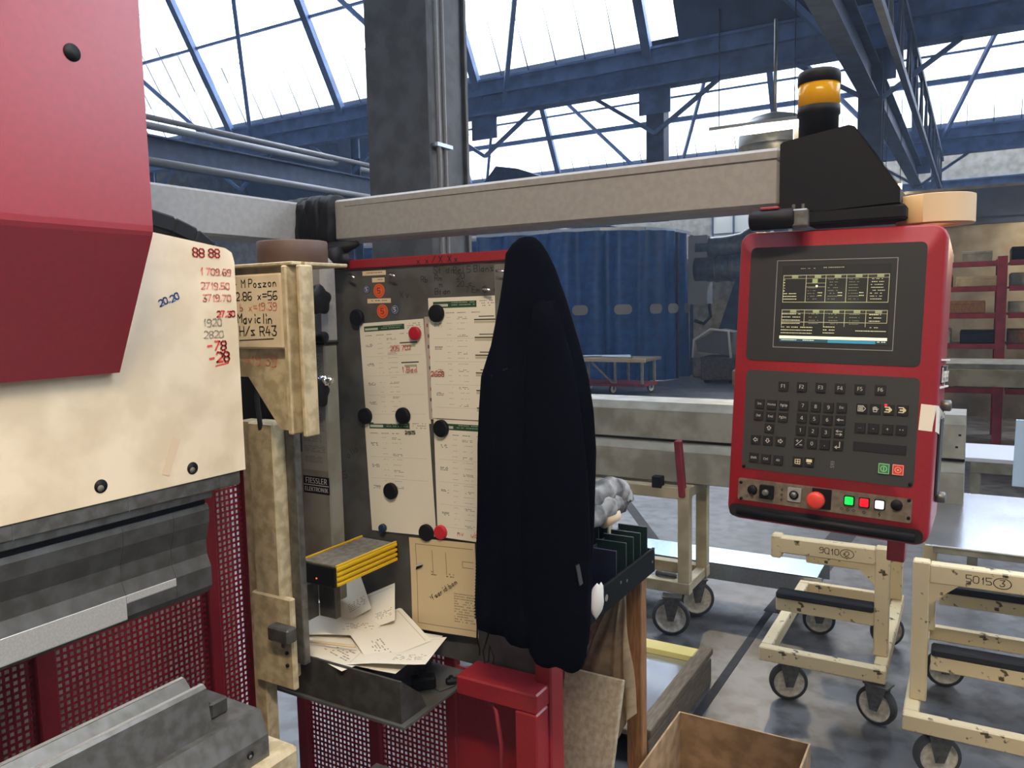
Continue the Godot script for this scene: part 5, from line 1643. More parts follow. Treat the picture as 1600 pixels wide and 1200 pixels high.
func jacket() -> void:
	var t := thing("work_jacket", "black fleece jacket hanging from the notice board's corner", "jacket", Vector3(-0.86, 0.75, -1.46))
	# body: rings from the hem up, [height, x from, x to, depth]
	var prof := [[0.822, -0.955, -0.705, 0.09], [0.828, -0.975, -0.694, 0.12], [0.874, -0.977, -0.689, 0.13], [0.963, -0.971, -0.685, 0.13], [1.107, -0.961, -0.677, 0.13], [1.249, -0.956, -0.672, 0.13], [1.332, -0.950, -0.677, 0.125], [1.401, -0.943, -0.687, 0.12], [1.47, -0.916, -0.706, 0.105], [1.565, -0.892, -0.736, 0.085], [1.632, -0.879, -0.761, 0.07], [1.666, -0.875, -0.779, 0.06], [1.686, -0.859, -0.793, 0.045], [1.697, -0.842, -0.806, 0.03], [1.70, -0.832, -0.815, 0.015]]
	var rings := []
	for j in prof.size():
		var q: Array = prof[j]
		var ring := []
		var low := clampf((1.55 - q[0]) / 0.4, 0.0, 1.0)
		for i in 64:
			var a := TAU * i / 64
			var x: float = (q[1] + q[2]) / 2 + (q[2] - q[1]) / 2 * cos(a)
			var fold := 1.0 + low * 0.16 * sin(x * 62.0 + q[0] * 3.0) + low * 0.07 * sin(x * 131.0 - q[0] * 7.0)
			ring.append(Vector3(x, q[0] + (0.006 * sin(a * 5.0) if j < 2 else 0.0), -1.475 - q[3] / 2 * sin(a) * fold))
		rings.append(ring)
	var s := S(true)
	loft(s, rings)
	part("body", s, M.fabric, t)
	# sleeve, hanging lower in front on the right
	s = S(true)
	rings = []
	for q in [[0.788, -0.770, -0.715, 0.03], [0.791, -0.785, -0.700, 0.05], [0.799, -0.798, -0.689, 0.07], [0.819, -0.812, -0.681, 0.08], [0.861, -0.822, -0.676, 0.085], [0.931, -0.832, -0.672, 0.085], [1.056, -0.836, -0.668, 0.085], [1.20, -0.83, -0.672, 0.08], [1.32, -0.82, -0.685, 0.07], [1.42, -0.81, -0.70, 0.055], [1.50, -0.80, -0.72, 0.04], [1.56, -0.79, -0.74, 0.02]]:
		var ring := []
		for i in 36:
			var a := TAU * i / 36
			var x: float = (q[1] + q[2]) / 2 + (q[2] - q[1]) / 2 * cos(a)
			ring.append(Vector3(x, q[0] + 0.006 * sin(a * 3.0), -1.435 - q[3] / 2 * sin(a) * (1.0 + 0.12 * sin(q[0] * 40.0 + a * 2.0))))
		rings.append(ring)
	loft(s, rings)
	part("sleeve", s, M.fabric, t)
	# zip along the board-side edge
	s = S()
	for k in 74:
		var y := 0.835 + k * 0.0076
		var x: float = -0.978 + 0.034 * clampf((y - 0.86) / 0.54, 0.0, 1.0)
		box(s, Vector3(x - 0.003, y, -1.478), Vector3(x + 0.003, y + 0.004, -1.472))
	part("zip_teeth", s, M.black, t)
	s = S()
	bar(s, Vector3(-0.895, 1.405, -1.434), Vector3(-0.845, 1.424, -1.416), 0.004, 0.003)
	part("pocket_zip", s, M.black, t)
	for c in [[Vector3(-0.972, 0.83, -1.47), Vector3(-0.974, 0.785, -1.47), Vector3(-0.968, 0.765, -1.47), Vector3(-0.969, 0.75, -1.47)], [Vector3(-0.925, 0.83, -1.45), Vector3(-0.942, 0.775, -1.445), Vector3(-0.938, 0.748, -1.445), Vector3(-0.928, 0.755, -1.445), Vector3(-0.926, 0.79, -1.448), Vector3(-0.914, 0.765, -1.447), Vector3(-0.918, 0.75, -1.447)]]:
		s = S(true)
		tube(s, c, 0.0022, 6)
		part("drawcord", s, M.black, t)
	s = S()
	bar(s, Vector3(-0.680, 1.03, -1.40), Vector3(-0.672, 0.99, -1.40), 0.014, 0.002)
	part("care_tag", s, M.bezel, t)

func tool_table() -> void:
	var t := thing("tool_table", "black-green steel tool table with a drilled edge on a wooden leg", "table", Vector3(-0.9, 0.0, -1.85))
	var s := S()
	box(s, Vector3(-1.30, 0.815, -2.03), Vector3(-0.757, 0.822, -1.67), 0.001)
	part("tabletop", s, M.table_paint, t)
	s = S()
	box(s, Vector3(-1.30, 0.822, -2.03), Vector3(-0.757, 0.878, -2.024), 0.001)
	part("rear_rail", s, M.table_paint, t)
	s = S()
	box(s, Vector3(-0.757, 0.812, -2.035), Vector3(-0.749, 0.880, -1.56), 0.0015)
	var ed := part("edge_rail", s, M.table_paint, t)
	for p in [[0.845, -2.015], [0.848, -1.70], [0.842, -1.60], [0.858, -1.79], [0.85, -1.83]]:
		s = S()
		cyl(s, Vector3(-0.749, p[0], p[1]), Vector3(-0.7482, p[0], p[1]), 0.0085 if p[1] > -1.75 else 0.004, 14)
		part("drilled_hole", s, M.grey_paint if p[1] > -1.75 else M.steel, ed)
	s = S()
	box(s, Vector3(-0.818, 0.0, -2.03), Vector3(-0.772, 0.812, -1.99), 0.003)
	part("wooden_leg", s, M.wood, t)
	s = S()
	box(s, Vector3(-1.29, 0.0, -2.03), Vector3(-1.24, 0.812, -1.99), 0.003)
	part("wooden_leg", s, M.wood, t)
	# upright dividers of green and blue steel angle
	var spec := [["green", -2.005, 0.122, 0, "at the rail's free end"], ["green", -1.955, 0.118, 0, "second from the rail's free end"], ["green", -1.905, 0.120, 0, "third from the rail's free end"], ["green", -1.855, 0.118, 0, "next to the blue one"], ["blue", -1.79, 0.115, 0, "beside the pipe offcut"], ["green", -1.965, 0.190, 1, "tallest, at the row's end"], ["green", -1.905, 0.176, 1, "just behind the tallest one"], ["blue", -1.85, 0.165, 1, "next to the tall green ones"], ["blue", -1.79, 0.160, 1, "between two other blue ones"], ["blue", -1.73, 0.155, 1, "beside the jacket"]]
	for d in spec:
		var at := Vector3(-0.80 if d[3] == 0 else -0.90, 0.8225, d[1])
		org = at
		s = S()
		var h: float = d[2]
		box(s, at + Vector3(-0.045, 0, -0.003), at + Vector3(0.04, h, 0.003), 0.001)
		box(s, at + Vector3(-0.045, 0, 0.003), at + Vector3(0.04, 0.005, 0.042), 0.001)
		box(s, at + Vector3(-0.045, 0.005, -0.003), at + Vector3(-0.040, h * 0.9, 0.042), 0.001)
		single("angle_divider", "%s steel angle divider in the table's %s row, %s" % [d[0], "front" if d[3] == 0 else "second", d[4]], "divider", at, s, M.green_paint if d[0] == "green" else M.blue_paint, "steel dividers on the tool table")
	# pipe offcut
	s = S(true)
	org = Vector3(-0.80, 0.8235, -1.70)
	lathe(s, [[0.014, 0.0], [0.019, 0.0], [0.019, 0.10], [0.014, 0.10], [0.014, 0.0]], Transform3D(Basis(Vector3(0, 0, 1), Vector3(1, 0, 0), Vector3(0, 1, 0)), Vector3(-0.86, 0.842, -1.705)), 20)
	single("pipe_offcut", "short grey steel pipe offcut lying on the tool table", "pipe", org, s, M.steel)
	# work gloves / cloth, folded
	t = thing("folded_cloth", "folded grey fleece cloth with a cream cuff on top of the dividers", "cloth", Vector3(-0.855, 1.022, -1.865))
	for q in [[[Vector3(-0.885, 1.014, -1.695), Vector3(-0.855, 1.042, -1.795), Vector3(-0.840, 1.057, -1.895), Vector3(-0.835, 1.052, -1.965), Vector3(-0.835, 1.022, -2.000), Vector3(-0.845, 1.007, -1.965)], 0.034], [[Vector3(-0.855, 0.997, -1.675), Vector3(-0.825, 1.014, -1.775), Vector3(-0.815, 1.027, -1.865), Vector3(-0.810, 1.020, -1.925)], 0.026], [[Vector3(-0.885, 1.022, -1.655), Vector3(-0.885, 1.052, -1.755), Vector3(-0.875, 1.067, -1.835)], 0.03]]:
		s = S(true)
		var pts := []
		var rad := []
		for i in q[0].size() - 1:
			for k in 5:
				pts.append(q[0][i].lerp(q[0][i + 1], k / 5.0))
				rad.append(q[1] * (1.0 + 0.14 * sin(pts.size() * 1.9)))
		pts.append(q[0][-1])
		rad.append(q[1] * 0.6)
		tube(s, pts, rad, 12)
		part("fold", s, mat(Color8(150, 150, 146), 1.0, 0.0, noise(0.012, Color(0.45, 0.45, 0.46), Color(1, 1, 1), 61, 0.3, 0.7, 4), 2.5), t)
	s = S(true)
	tube(s, [Vector3(-0.817, 0.997, -1.835), Vector3(-0.807, 1.004, -1.890)], 0.021, 14)
	part("cream_cuff", s, M.tape_pale, t)
	# white crumpled rag hooked on the edge
	s = S(true)
	var rings := []
	for q in [[0.0, 0.006], [0.012, 0.020], [0.028, 0.026], [0.045, 0.027], [0.060, 0.021], [0.070, 0.008]]:
		var ring := []
		for i in 16:
			var a := TAU * i / 16
			ring.append(Vector3(-0.733 + (0.012 + 0.004 * sin(a * 3.0 + q[0] * 60.0)) * cos(a) * q[1] / 0.027, 0.838 + q[0] + 0.006 * sin(a * 2.0), -1.605 - q[1] * sin(a) * (1.0 + 0.18 * sin(q[0] * 90.0)) - q[0] * 0.25))
		rings.append(ring)
	org = Vector3.ZERO
	loft(s, rings)
	single("white_rag", "white crumpled rag hanging at the table edge beside the jacket", "mask", Vector3(-0.733, 0.838, -1.605), s, M.white)
	# leaning dirty board and film under the table
	org = Vector3.ZERO
	s = S()
	xf = Transform3D(Basis(Vector3.RIGHT, deg_to_rad(-21)), Vector3(-0.90, 0.01, -1.67))
	box(s, Vector3(-0.05, 0.0, -0.008), Vector3(0.122, 0.585, 0.008), 0.003)
	xf = Transform3D()
	single("leaning_board", "dirty pale board leaning under the tool table", "board", Vector3(-0.93, 0.0, -1.75), s, mat(Color8(172, 160, 136), 0.85, 0.0, M.blotch, 5.0))
	s = S(true)
	var grid := []
	for j in 17:
		var row := []
		for i in 17:
			var u := float(i) / 16
			var w := float(j) / 16
			var left := lerpf(-0.812, -1.06, pow(w, 0.9))
			var right := lerpf(-0.798, -0.752, pow(w, 1.1))
			var ripple := absf(fmod(u * 5.0 + 0.3, 1.0) - 0.5) * 0.10 * (0.15 + w) + sin(u * 17.0 + w * 9.0) * 0.008
			row.append(Vector3(lerpf(left, right, u), 0.80 - w * (0.40 + 0.06 * sin(u * 11.0)), -1.93 + ripple))
		grid.append(row)
	for side in 2:
		for j in 16:
			for i in 16:
				var o := Vector3(0, 0, -0.0012 * side)
				if side == 0: quad(s, grid[j + 1][i] + o, grid[j + 1][i + 1] + o, grid[j][i + 1] + o, grid[j][i] + o)
				else: quad(s, grid[j][i] + o, grid[j][i + 1] + o, grid[j + 1][i + 1] + o, grid[j + 1][i] + o)
		s.set_smooth_group(1)
	single("plastic_film", "crumpled brownish plastic film draped from the table edge", "film", Vector3(-0.9, 0.4, -1.93), s, M.film)
	# pallet with sheet
	t = thing("pallet", "wooden pallet with grey weathered edge boards behind the cardboard box", "pallet", Vector3(-1.08, 0.0, -2.72))
	for z in [-3.03, -2.88, -2.73, -2.58, -2.43]:
		s = S()
		box(s, Vector3(-1.28, 0.10, z - 0.055), Vector3(-0.90, 0.122, z + 0.055), 0.003)
		part("deck_board", s, M.wood_grey, t)
	for x in [-1.25, -1.09, -0.925]:
		s = S()
		box(s, Vector3(x - 0.03, 0.0, -3.09), Vector3(x + 0.03, 0.10, -2.37), 0.003)
		part("runner", s, M.wood_grey, t)
	s = S()
	box(s, Vector3(-0.94, 0.122, -3.08), Vector3(-0.885, 0.15, -2.36), 0.003)
	part("edge_board", s, M.wood_grey, t)
	s = S()
	box(s, Vector3(-1.27, 0.1225, -3.05), Vector3(-0.945, 0.1265, -2.42), 0.001)
	single("steel_sheet", "shiny steel sheet lying on the pallet", "metal sheet", Vector3(-1.1, 0.1225, -2.73), s, M.sheet_metal)
	s = S()
	box(s, Vector3(-1.27, 0.127, -3.04), Vector3(-0.93, 0.150, -2.96), 0.001)
	single("yellow_strip", "pale yellow edged panel strip lying across the sheet on the pallet", "metal strip", Vector3(-1.1, 0.127, -3.0), s, mat(Color8(226, 206, 120), 0.5))
	# cardboard box
	t = thing("cardboard_box", "open brown cardboard box standing on the floor", "box", Vector3(-0.56, 0.0, -2.03))
	for w in [[Vector3(-0.75, 0, -2.255), Vector3(-0.37, 0.30, -2.249)], [Vector3(-0.75, 0, -1.80), Vector3(-0.37, 0.30, -1.794)], [Vector3(-0.753, 0, -2.255), Vector3(-0.747, 0.30, -1.794)], [Vector3(-0.373, 0, -2.255), Vector3(-0.367, 0.30, -1.794)]]:
		s = S()
		box(s, w[0], w[1], 0.001)
		part("side_panel", s, M.cardboard, t)
	s = S()
	box(s, Vector3(-0.75, 0.002, -2.25), Vector3(-0.37, 0.008, -1.8))
	part("bottom_panel", s, M.cardboard, t)
	s = S()
	org = Vector3.ZERO
	xf = Transform3D(Basis(Vector3.UP, 0.5) * Basis(Vector3.RIGHT, 0.3), Vector3(-0.55, 0.15, -2.17))
	box(s, Vector3(-0.05, -0.02, -0.03), Vector3(0.05, 0.02, 0.03), 0.004)
	box(s, Vector3(-0.02, 0.015, -0.02), Vector3(0.03, 0.03, 0.02), 0.003)
	xf = Transform3D()
	single("black_part", "black plastic part lying on top inside the cardboard box", "plastic part", Vector3(-0.55, 0.12, -2.17), s, M.black)
	s = S()
	box(s, Vector3(-0.70, 0.008, -2.24), Vector3(-0.40, 0.125, -1.82), 0.01)
	single("packing_stack", "brown packing sheets filling the cardboard box", "packaging", Vector3(-0.55, 0.008, -2.03), s, M.cardboard)

func caster(at: Vector3, r: float, turn: float, top: float, parent: Node3D) -> void:     # swivel caster: wheel standing at "at" on the floor
	var keep := xf
	var tr := Transform3D(Basis(Vector3.UP, turn), at + Vector3(0, r, 0))
	var ax := tr * Transform3D(Basis(Vector3.RIGHT, Vector3(0, 0, 1), Vector3(0, -1, 0)), Vector3.ZERO)
	var s := S(true)
	lathe(s, [[r * 0.80, -0.018], [r * 0.97, -0.016], [r, -0.010], [r, 0.010], [r * 0.97, 0.016], [r * 0.80, 0.018]], ax, 32)
	part("tyre", s, M.tyre, parent)
	s = S(true)
	lathe(s, [[0.0, -0.016], [r * 0.25, -0.020], [r * 0.32, -0.010], [r * 0.6, -0.007], [r * 0.74, -0.014], [r * 0.81, -0.018], [r * 0.81, 0.018], [r * 0.74, 0.014], [r * 0.6, 0.007], [r * 0.32, 0.010], [r * 0.25, 0.020], [0.0, 0.016]], ax, 32)
	part("wheel", s, M.wheel, parent)
	xf = keep * tr
	s = S()
	for z in [-0.026, 0.024]:
		prism(s, [Vector2(-0.014, -0.014), Vector2(0.014, -0.014), Vector2(0.045, r * 1.12), Vector2(-0.035, r * 1.12)], z, z + 0.003)
	box(s, Vector3(-0.04, r * 1.10, -0.03), Vector3(0.05, r * 1.10 + 0.006, 0.03))
	cyl(s, Vector3(0.005, r * 1.1, 0), Vector3(0.005, top - at.y - r, 0), 0.018, 12)
	cyl(s, Vector3(0, 0, -0.032), Vector3(0, 0, 0.032), 0.010, 10)
	part("fork", s, M.bracket, parent)
	xf = keep

func trolley(label: String, at: Vector3, post_side: float, number: String, ring: String, width: float, top: float) -> Node3D:
	# sheet trolley: low frame on casters, one post with two padded arms
	var t := thing("sheet_trolley", label, "trolley", at)
	org = Vector3.ZERO
	var w := width
	var s := S()
	var d := 0.85
	box(s, Vector3(0, 0.165, -0.04), Vector3(w, 0.22, 0.0), 0.004)
	part("front_rail", s, M.cream_worn, t)
	s = S()
	box(s, Vector3(0, 0.165, -d), Vector3(w, 0.22, -d + 0.04), 0.004)
	part("rear_rail", s, M.cream_worn, t)
	for x in [0.0, w - 0.045]:
		s = S()
		box(s, Vector3(x, 0.166, -d + 0.04), Vector3(x + 0.045, 0.221, -0.04), 0.004)
		part("side_rail", s, M.cream_worn, t)
	var px := w - 0.055 if post_side > 0.0 else 0.012
	for z in [-0.14, -d + 0.06]:
		s = S()
		box(s, Vector3(px, 0.22, z - 0.025), Vector3(px + 0.05, top + 0.005, z + 0.025), 0.004)
		part("post", s, M.cream_worn, t)
		s = S()
		var x0 := 0.03 if post_side > 0.0 else px + 0.05
		var x1 := px if post_side > 0.0 else w + 0.03
		box(s, Vector3(x0, top - 0.062, z - 0.025), Vector3(x1, top, z + 0.025), 0.004)
		var k := 1.0 if post_side > 0.0 else -1.0
		var root := px if post_side > 0.0 else px + 0.05
		prism(s, [Vector2(root, top - 0.06), Vector2(root - 0.085 * k, top - 0.06), Vector2(root - 0.05 * k, top - 0.09), Vector2(root, top - 0.14)], z - 0.02, z + 0.02)
		if post_side > 0.0: box(s, Vector3(x0 - 0.012, top - 0.085, z - 0.026), Vector3(x0 + 0.028, top + 0.008, z + 0.026), 0.006)
		var arm := part("top_arm", s, M.cream_worn, t)
		if z > -0.3:
			s = S()
			var tx := 0.20 if post_side > 0.0 else 0.165
			scrawl(s, number, Vector3(tx, top - 0.041, z + 0.0255), Vector3.RIGHT, Vector3.UP, 0.022, 0.0024)
			var cx := tx + 0.022 * 3.38 + 0.024
			scrawl(s, ring, Vector3(cx - 0.007, top - 0.042, z + 0.0255), Vector3.RIGHT, Vector3.UP, 0.020, 0.0024)
			for q in 24:
				var a := TAU * q / 24
				var b := TAU * (q + 1) / 24
				ink(s, Vector3(cx + cos(a) * 0.024, top - 0.032 + sin(a) * 0.017, z + 0.026), Vector3(cx + cos(b) * 0.024, top - 0.032 + sin(b) * 0.017, z + 0.026), Vector3(0, 0, 1), 0.0024)
			part("number_writing", s, M.ink_black, arm)
		s = S()
		box(s, Vector3(x0 + 0.01, 0.335, z - 0.02), Vector3(x1, 0.385, z + 0.03), 0.004)
		var mid := part("middle_arm", s, M.cream_worn, t)
		s = S()
		box(s, Vector3(x0 + 0.01, 0.385, z - 0.025), Vector3(x1, 0.412, z + 0.035), 0.006)
		part("rubber_pad", s, M.rubber, mid)
	for c in [[0.1, -0.07, 0.4], [w - 0.03, -0.03, -0.35], [0.1, -d + 0.08, 0.2], [w - 0.06, -d + 0.08, 0.5]]:
		caster(Vector3(c[0], 0.0, c[1]), 0.072, c[2], 0.165, t)
	return t

func trolleys() -> void:
	trolley("cream sheet trolley marked 9010 with its post on the console side", Vector3(-0.69, 0, -3.02), 1.0, "9010", "2", 0.45, 0.630)
	trolley("cream sheet trolley marked 5015 beside the shiny steel sheet", Vector3(-0.165, 0, -2.72), -1.0, "5015", "3", 0.62, 0.690)
	var s := S()
	org = Vector3.ZERO
	box(s, Vector3(-0.10, 0.692, -3.02), Vector3(0.70, 0.716, -2.97), 0.002)
	single("support_bar", "grey square bar under the front edge of the shiny steel sheet", "bar", Vector3(0.2, 0.692, -3.0), s, M.grey_paint)
	s = S()
	org = Vector3.ZERO
	box(s, Vector3(-0.10, 0.692, -3.5), Vector3(0.70, 0.716, -3.46), 0.002)
	single("support_bar", "grey square bar under the rear edge of the shiny steel sheet", "bar", Vector3(0.2, 0.692, -3.48), s, M.grey_paint)
	s = S()
	box(s, Vector3(-0.125, 0.716, -3.83), Vector3(0.9, 0.722, -2.96), 0.001)
	single("steel_sheet", "large mirror-bright steel sheet lying on the trolley marked 5015", "metal sheet", Vector3(0.3, 0.716, -3.4), s, M.sheet_metal)
	s = S()
	box(s, Vector3(-0.04, 0.70, -5.2), Vector3(0.9, 0.72, -4.72), 0.001)
	var o := single("white_panel", "white coated panel lying behind the grey cabinet profiles", "panel", Vector3(0.4, 0.70, -4.9), s, mat(Color8(222, 228, 240), 0.4))
	o.name = "white_panel"
	s = S()
	for x in [0.0, 0.85]:
		for z in [-5.15, -4.78]: box(s, Vector3(x, 0.0, z), Vector3(x + 0.05, 0.70, z + 0.05), 0.003)
	box(s, Vector3(0.0, 0.64, -5.2), Vector3(0.9, 0.70, -4.72), 0.003)
	single("panel_stand", "grey stand below the white coated panel", "stand", Vector3(0.4, 0, -4.9), s, M.grey_paint)
	# pale blue panel held upright at the frame's edge
	s = S()
	xf = Transform3D(Basis(Vector3(0, 0, 1), -0.02), Vector3(0.083, 0, -2.60))
	box(s, Vector3(0.0, 1.02, -0.004), Vector3(0.5, 1.21, 0.004), 0.001)
	box(s, Vector3(0.30, 0.722, -0.02), Vector3(0.33, 1.03, 0.0), 0.002)
	xf = Transform3D()
	box(s, Vector3(0.30, 0.70, -2.95), Vector3(0.44, 0.73, -2.58), 0.002)
	single("blue_panel", "pale blue sheet panel standing upright on a strut", "panel", Vector3(0.3, 0.70, -2.6), s, mat(Color8(176, 206, 236), 0.4))
	# cream frame on casters with a red stake
	var t := thing("frame_trolley", "beige steel frame trolley with a red stake and large pale wheels", "trolley", Vector3(-1.4, 0, -3.6))
	for z in [-3.52, -3.80]:
		for x in [-1.175, -1.70]:
			s = S()
			box(s, Vector3(x, 0.19, z - 0.025), Vector3(x + 0.055, 0.66, z + 0.025), 0.003)
			part("post", s, M.cabinet, t)
		for y in [0.645, 0.19]:
			s = S()
			box(s, Vector3(-1.76, y, z - 0.027), Vector3(-1.118, y + 0.055, z + 0.027), 0.003)
			part("cross_rail", s, M.cabinet, t)
	for x in [-1.175, -1.70]:
		for y in [0.19, 0.645]:
			s = S()
			box(s, Vector3(x + 0.005, y + 0.002, -3.775), Vector3(x + 0.05, y + 0.05, -3.545), 0.003)
			part("side_rail", s, M.cabinet, t)
	s = S()
	bar(s, Vector3(-1.150, 0.66, -3.50), Vector3(-1.170, 0.925, -3.49), 0.042, 0.03, 0.004)
	part("red_stake", s, M.red_rack, t)
	s = S()
	box(s, Vector3(-1.30, 0.69, -3.53), Vector3(-1.25, 0.745, -3.49), 0.003)
	part("stop_bracket", s, M.black, t)
	s = S(true)
	cyl(s, Vector3(-1.30, 0.255, -3.55), Vector3(-1.20, 0.255, -3.55), 0.014, 10)
	box(s, Vector3(-1.29, 0.20, -3.57), Vector3(-1.20, 0.25, -3.53), 0.004)
	part("brake_lever", s, M.steel_dark, t)
	caster(Vector3(-1.195, 0, -3.46), 0.088, 0.25, 0.19, t)
	caster(Vector3(-1.16, 0, -3.74), 0.088, 0.6, 0.19, t)
	caster(Vector3(-1.66, 0, -3.74), 0.088, 0.1, 0.19, t)
	caster(Vector3(-1.66, 0, -3.50), 0.088, 0.1, 0.19, t)
	# long cabinet profiles resting on the frame
	for d in [[0.90, 1.075, -3.64, -0.02, "upper long grey-beige folded profile with a pale top edge", -3.90], [0.70, 0.885, -3.60, -0.02, "lower long grey-beige folded profile resting on the frame trolley", -3.92]]:
		t = thing("metal_profile", d[4], "metal profile", Vector3(-1.0, d[0], -3.7), "long folded profiles on the frame trolley")
		s = S()
		box(s, Vector3(-2.3, d[0], d[5]), Vector3(d[3], d[1] - 0.035, d[2]), 0.003)
		part("face", s, M.beige_panel, t)
		s = S()
		xf = Transform3D(SIDE, Vector3.ZERO)        # the upper edge is folded back at a slant
		prism(s, [Vector2(-d[5], d[1] - 0.035), Vector2(-d[5], d[1]), Vector2(-d[2] + 0.055, d[1]), Vector2(-d[2] + 0.05, d[1] - 0.001), Vector2(-d[2], d[1] - 0.035)], -2.3, d[3])
		xf = Transform3D()
		part("top_fold", s, M.beige_panel, t)
		if d[0] > 0.8:
			s = S()
			for q in [[-0.045, 0.995], [-0.055, 0.945]]: box(s, Vector3(q[0], q[1], d[2]), Vector3(q[0] + 0.01, q[1] + 0.008, d[2] + 0.0008))
			part("slot", s, M.black, t)
	s = S()
	org = Vector3.ZERO
	box(s, Vector3(-2.3, 0.885, -3.88), Vector3(-0.02, 0.90, -3.66))
	single("rubber_spacer", "black spacer strip between the two folded profiles", "spacer", Vector3(-1.1, 0.885, -3.75), s, M.rubber)
	# galvanised rail low on the floor frames
	t = thing("steel_channel", "long bright galvanised channel lying low behind the trolleys", "metal channel", Vector3(-1.1, 0.2, -4.0))
	s = S()
	box(s, Vector3(-2.0, 0.22, -4.17), Vector3(-0.62, 0.226, -3.91), 0.001)
	part("top_web", s, mat(Color8(176, 202, 224), 0.25, 0.7), t)
	s = S()
	box(s, Vector3(-2.0, 0.14, -3.916), Vector3(-0.60, 0.226, -3.91), 0.001)
	part("front_flange", s, M.galv, t)
	s = S()
	box(s, Vector3(-2.0, 0.14, -4.17), Vector3(-0.60, 0.226, -4.164), 0.001)
	part("rear_flange", s, M.galv, t)
	s = S(true)
	cyl(s, Vector3(-0.645, 0.185, -3.91), Vector3(-0.645, 0.185, -3.902), 0.022, 16)
	part("end_bolt", s, M.chrome, t)
	for x in [-1.9, -0.8]:
		s = S()
		box(s, Vector3(x, 0, -4.15), Vector3(x + 0.08, 0.14, -3.93), 0.003)
		part("support_block", s, M.wood_grey, t)

func curtain(label: String, path: Array, top: float, windows: Array, m: Material) -> void:
	var t := thing("welding_curtain", label, "curtain", path[0])
	var c := Curve3D.new()
	c.bake_interval = 0.1
	for p in path: c.add_point(p)
	var l := c.get_baked_length()
	var n := int(l / 0.06)
	var s := S(true)
	var pt := func(i: int, f: float) -> Vector3:
		var d := l * i / n
		var p := c.sample_baked(d)
		var q := c.sample_baked(minf(d + 0.05, l)) - c.sample_baked(maxf(d - 0.05, 0.0))
		var nr := Vector3(-q.z, 0, q.x).normalized()
		var amp := 0.11 - 0.03 * f
		return p + nr * (amp * sin(d * 8.0 + sin(d * 2.3) * 1.6) + 0.05 * sin(d * 3.1 + f * 1.2) + 0.03 * sin(d * 19.0)) + Vector3(0, top * f, 0)
	for i in n:
		for j in 4:
			quad(s, pt.call(i, 0.006 + j * 0.2485), pt.call(i + 1, 0.006 + j * 0.2485), pt.call(i + 1, 0.006 + (j + 1) * 0.2485), pt.call(i, 0.006 + (j + 1) * 0.2485))
	part("cloth", s, m, t)
	for w in windows:
		s = S()
		var d: float = w[0]
		var p := c.sample_baked(d)
		var q := (c.sample_baked(minf(d + 0.1, l)) - c.sample_baked(maxf(d - 0.1, 0.0))).normalized()
		var nr := Vector3(-q.z, 0, q.x).normalized()
		xf = Transform3D(Basis(q, Vector3.UP, q.cross(Vector3.UP)), p + nr * 0.19 + Vector3(0, 1.48, 0))
		slab(s, w[1], 0.20, 0.09, -0.004, 0.004)
		xf = Transform3D()
		part("oval_window", s, M.curtain_window, t)
	s = S()
	for i in path.size() - 1: bar(s, path[i] + Vector3(0, top + 0.03, 0), path[i + 1] + Vector3(0, top + 0.03, 0), 0.06, 0.06)
	part("track", s, M.galv, t)
	for p in path:
		s = S()
		box(s, p + Vector3(-0.03, 0, -0.2), p + Vector3(0.03, top, -0.14))
		part("post", s, M.steel_navy, t)

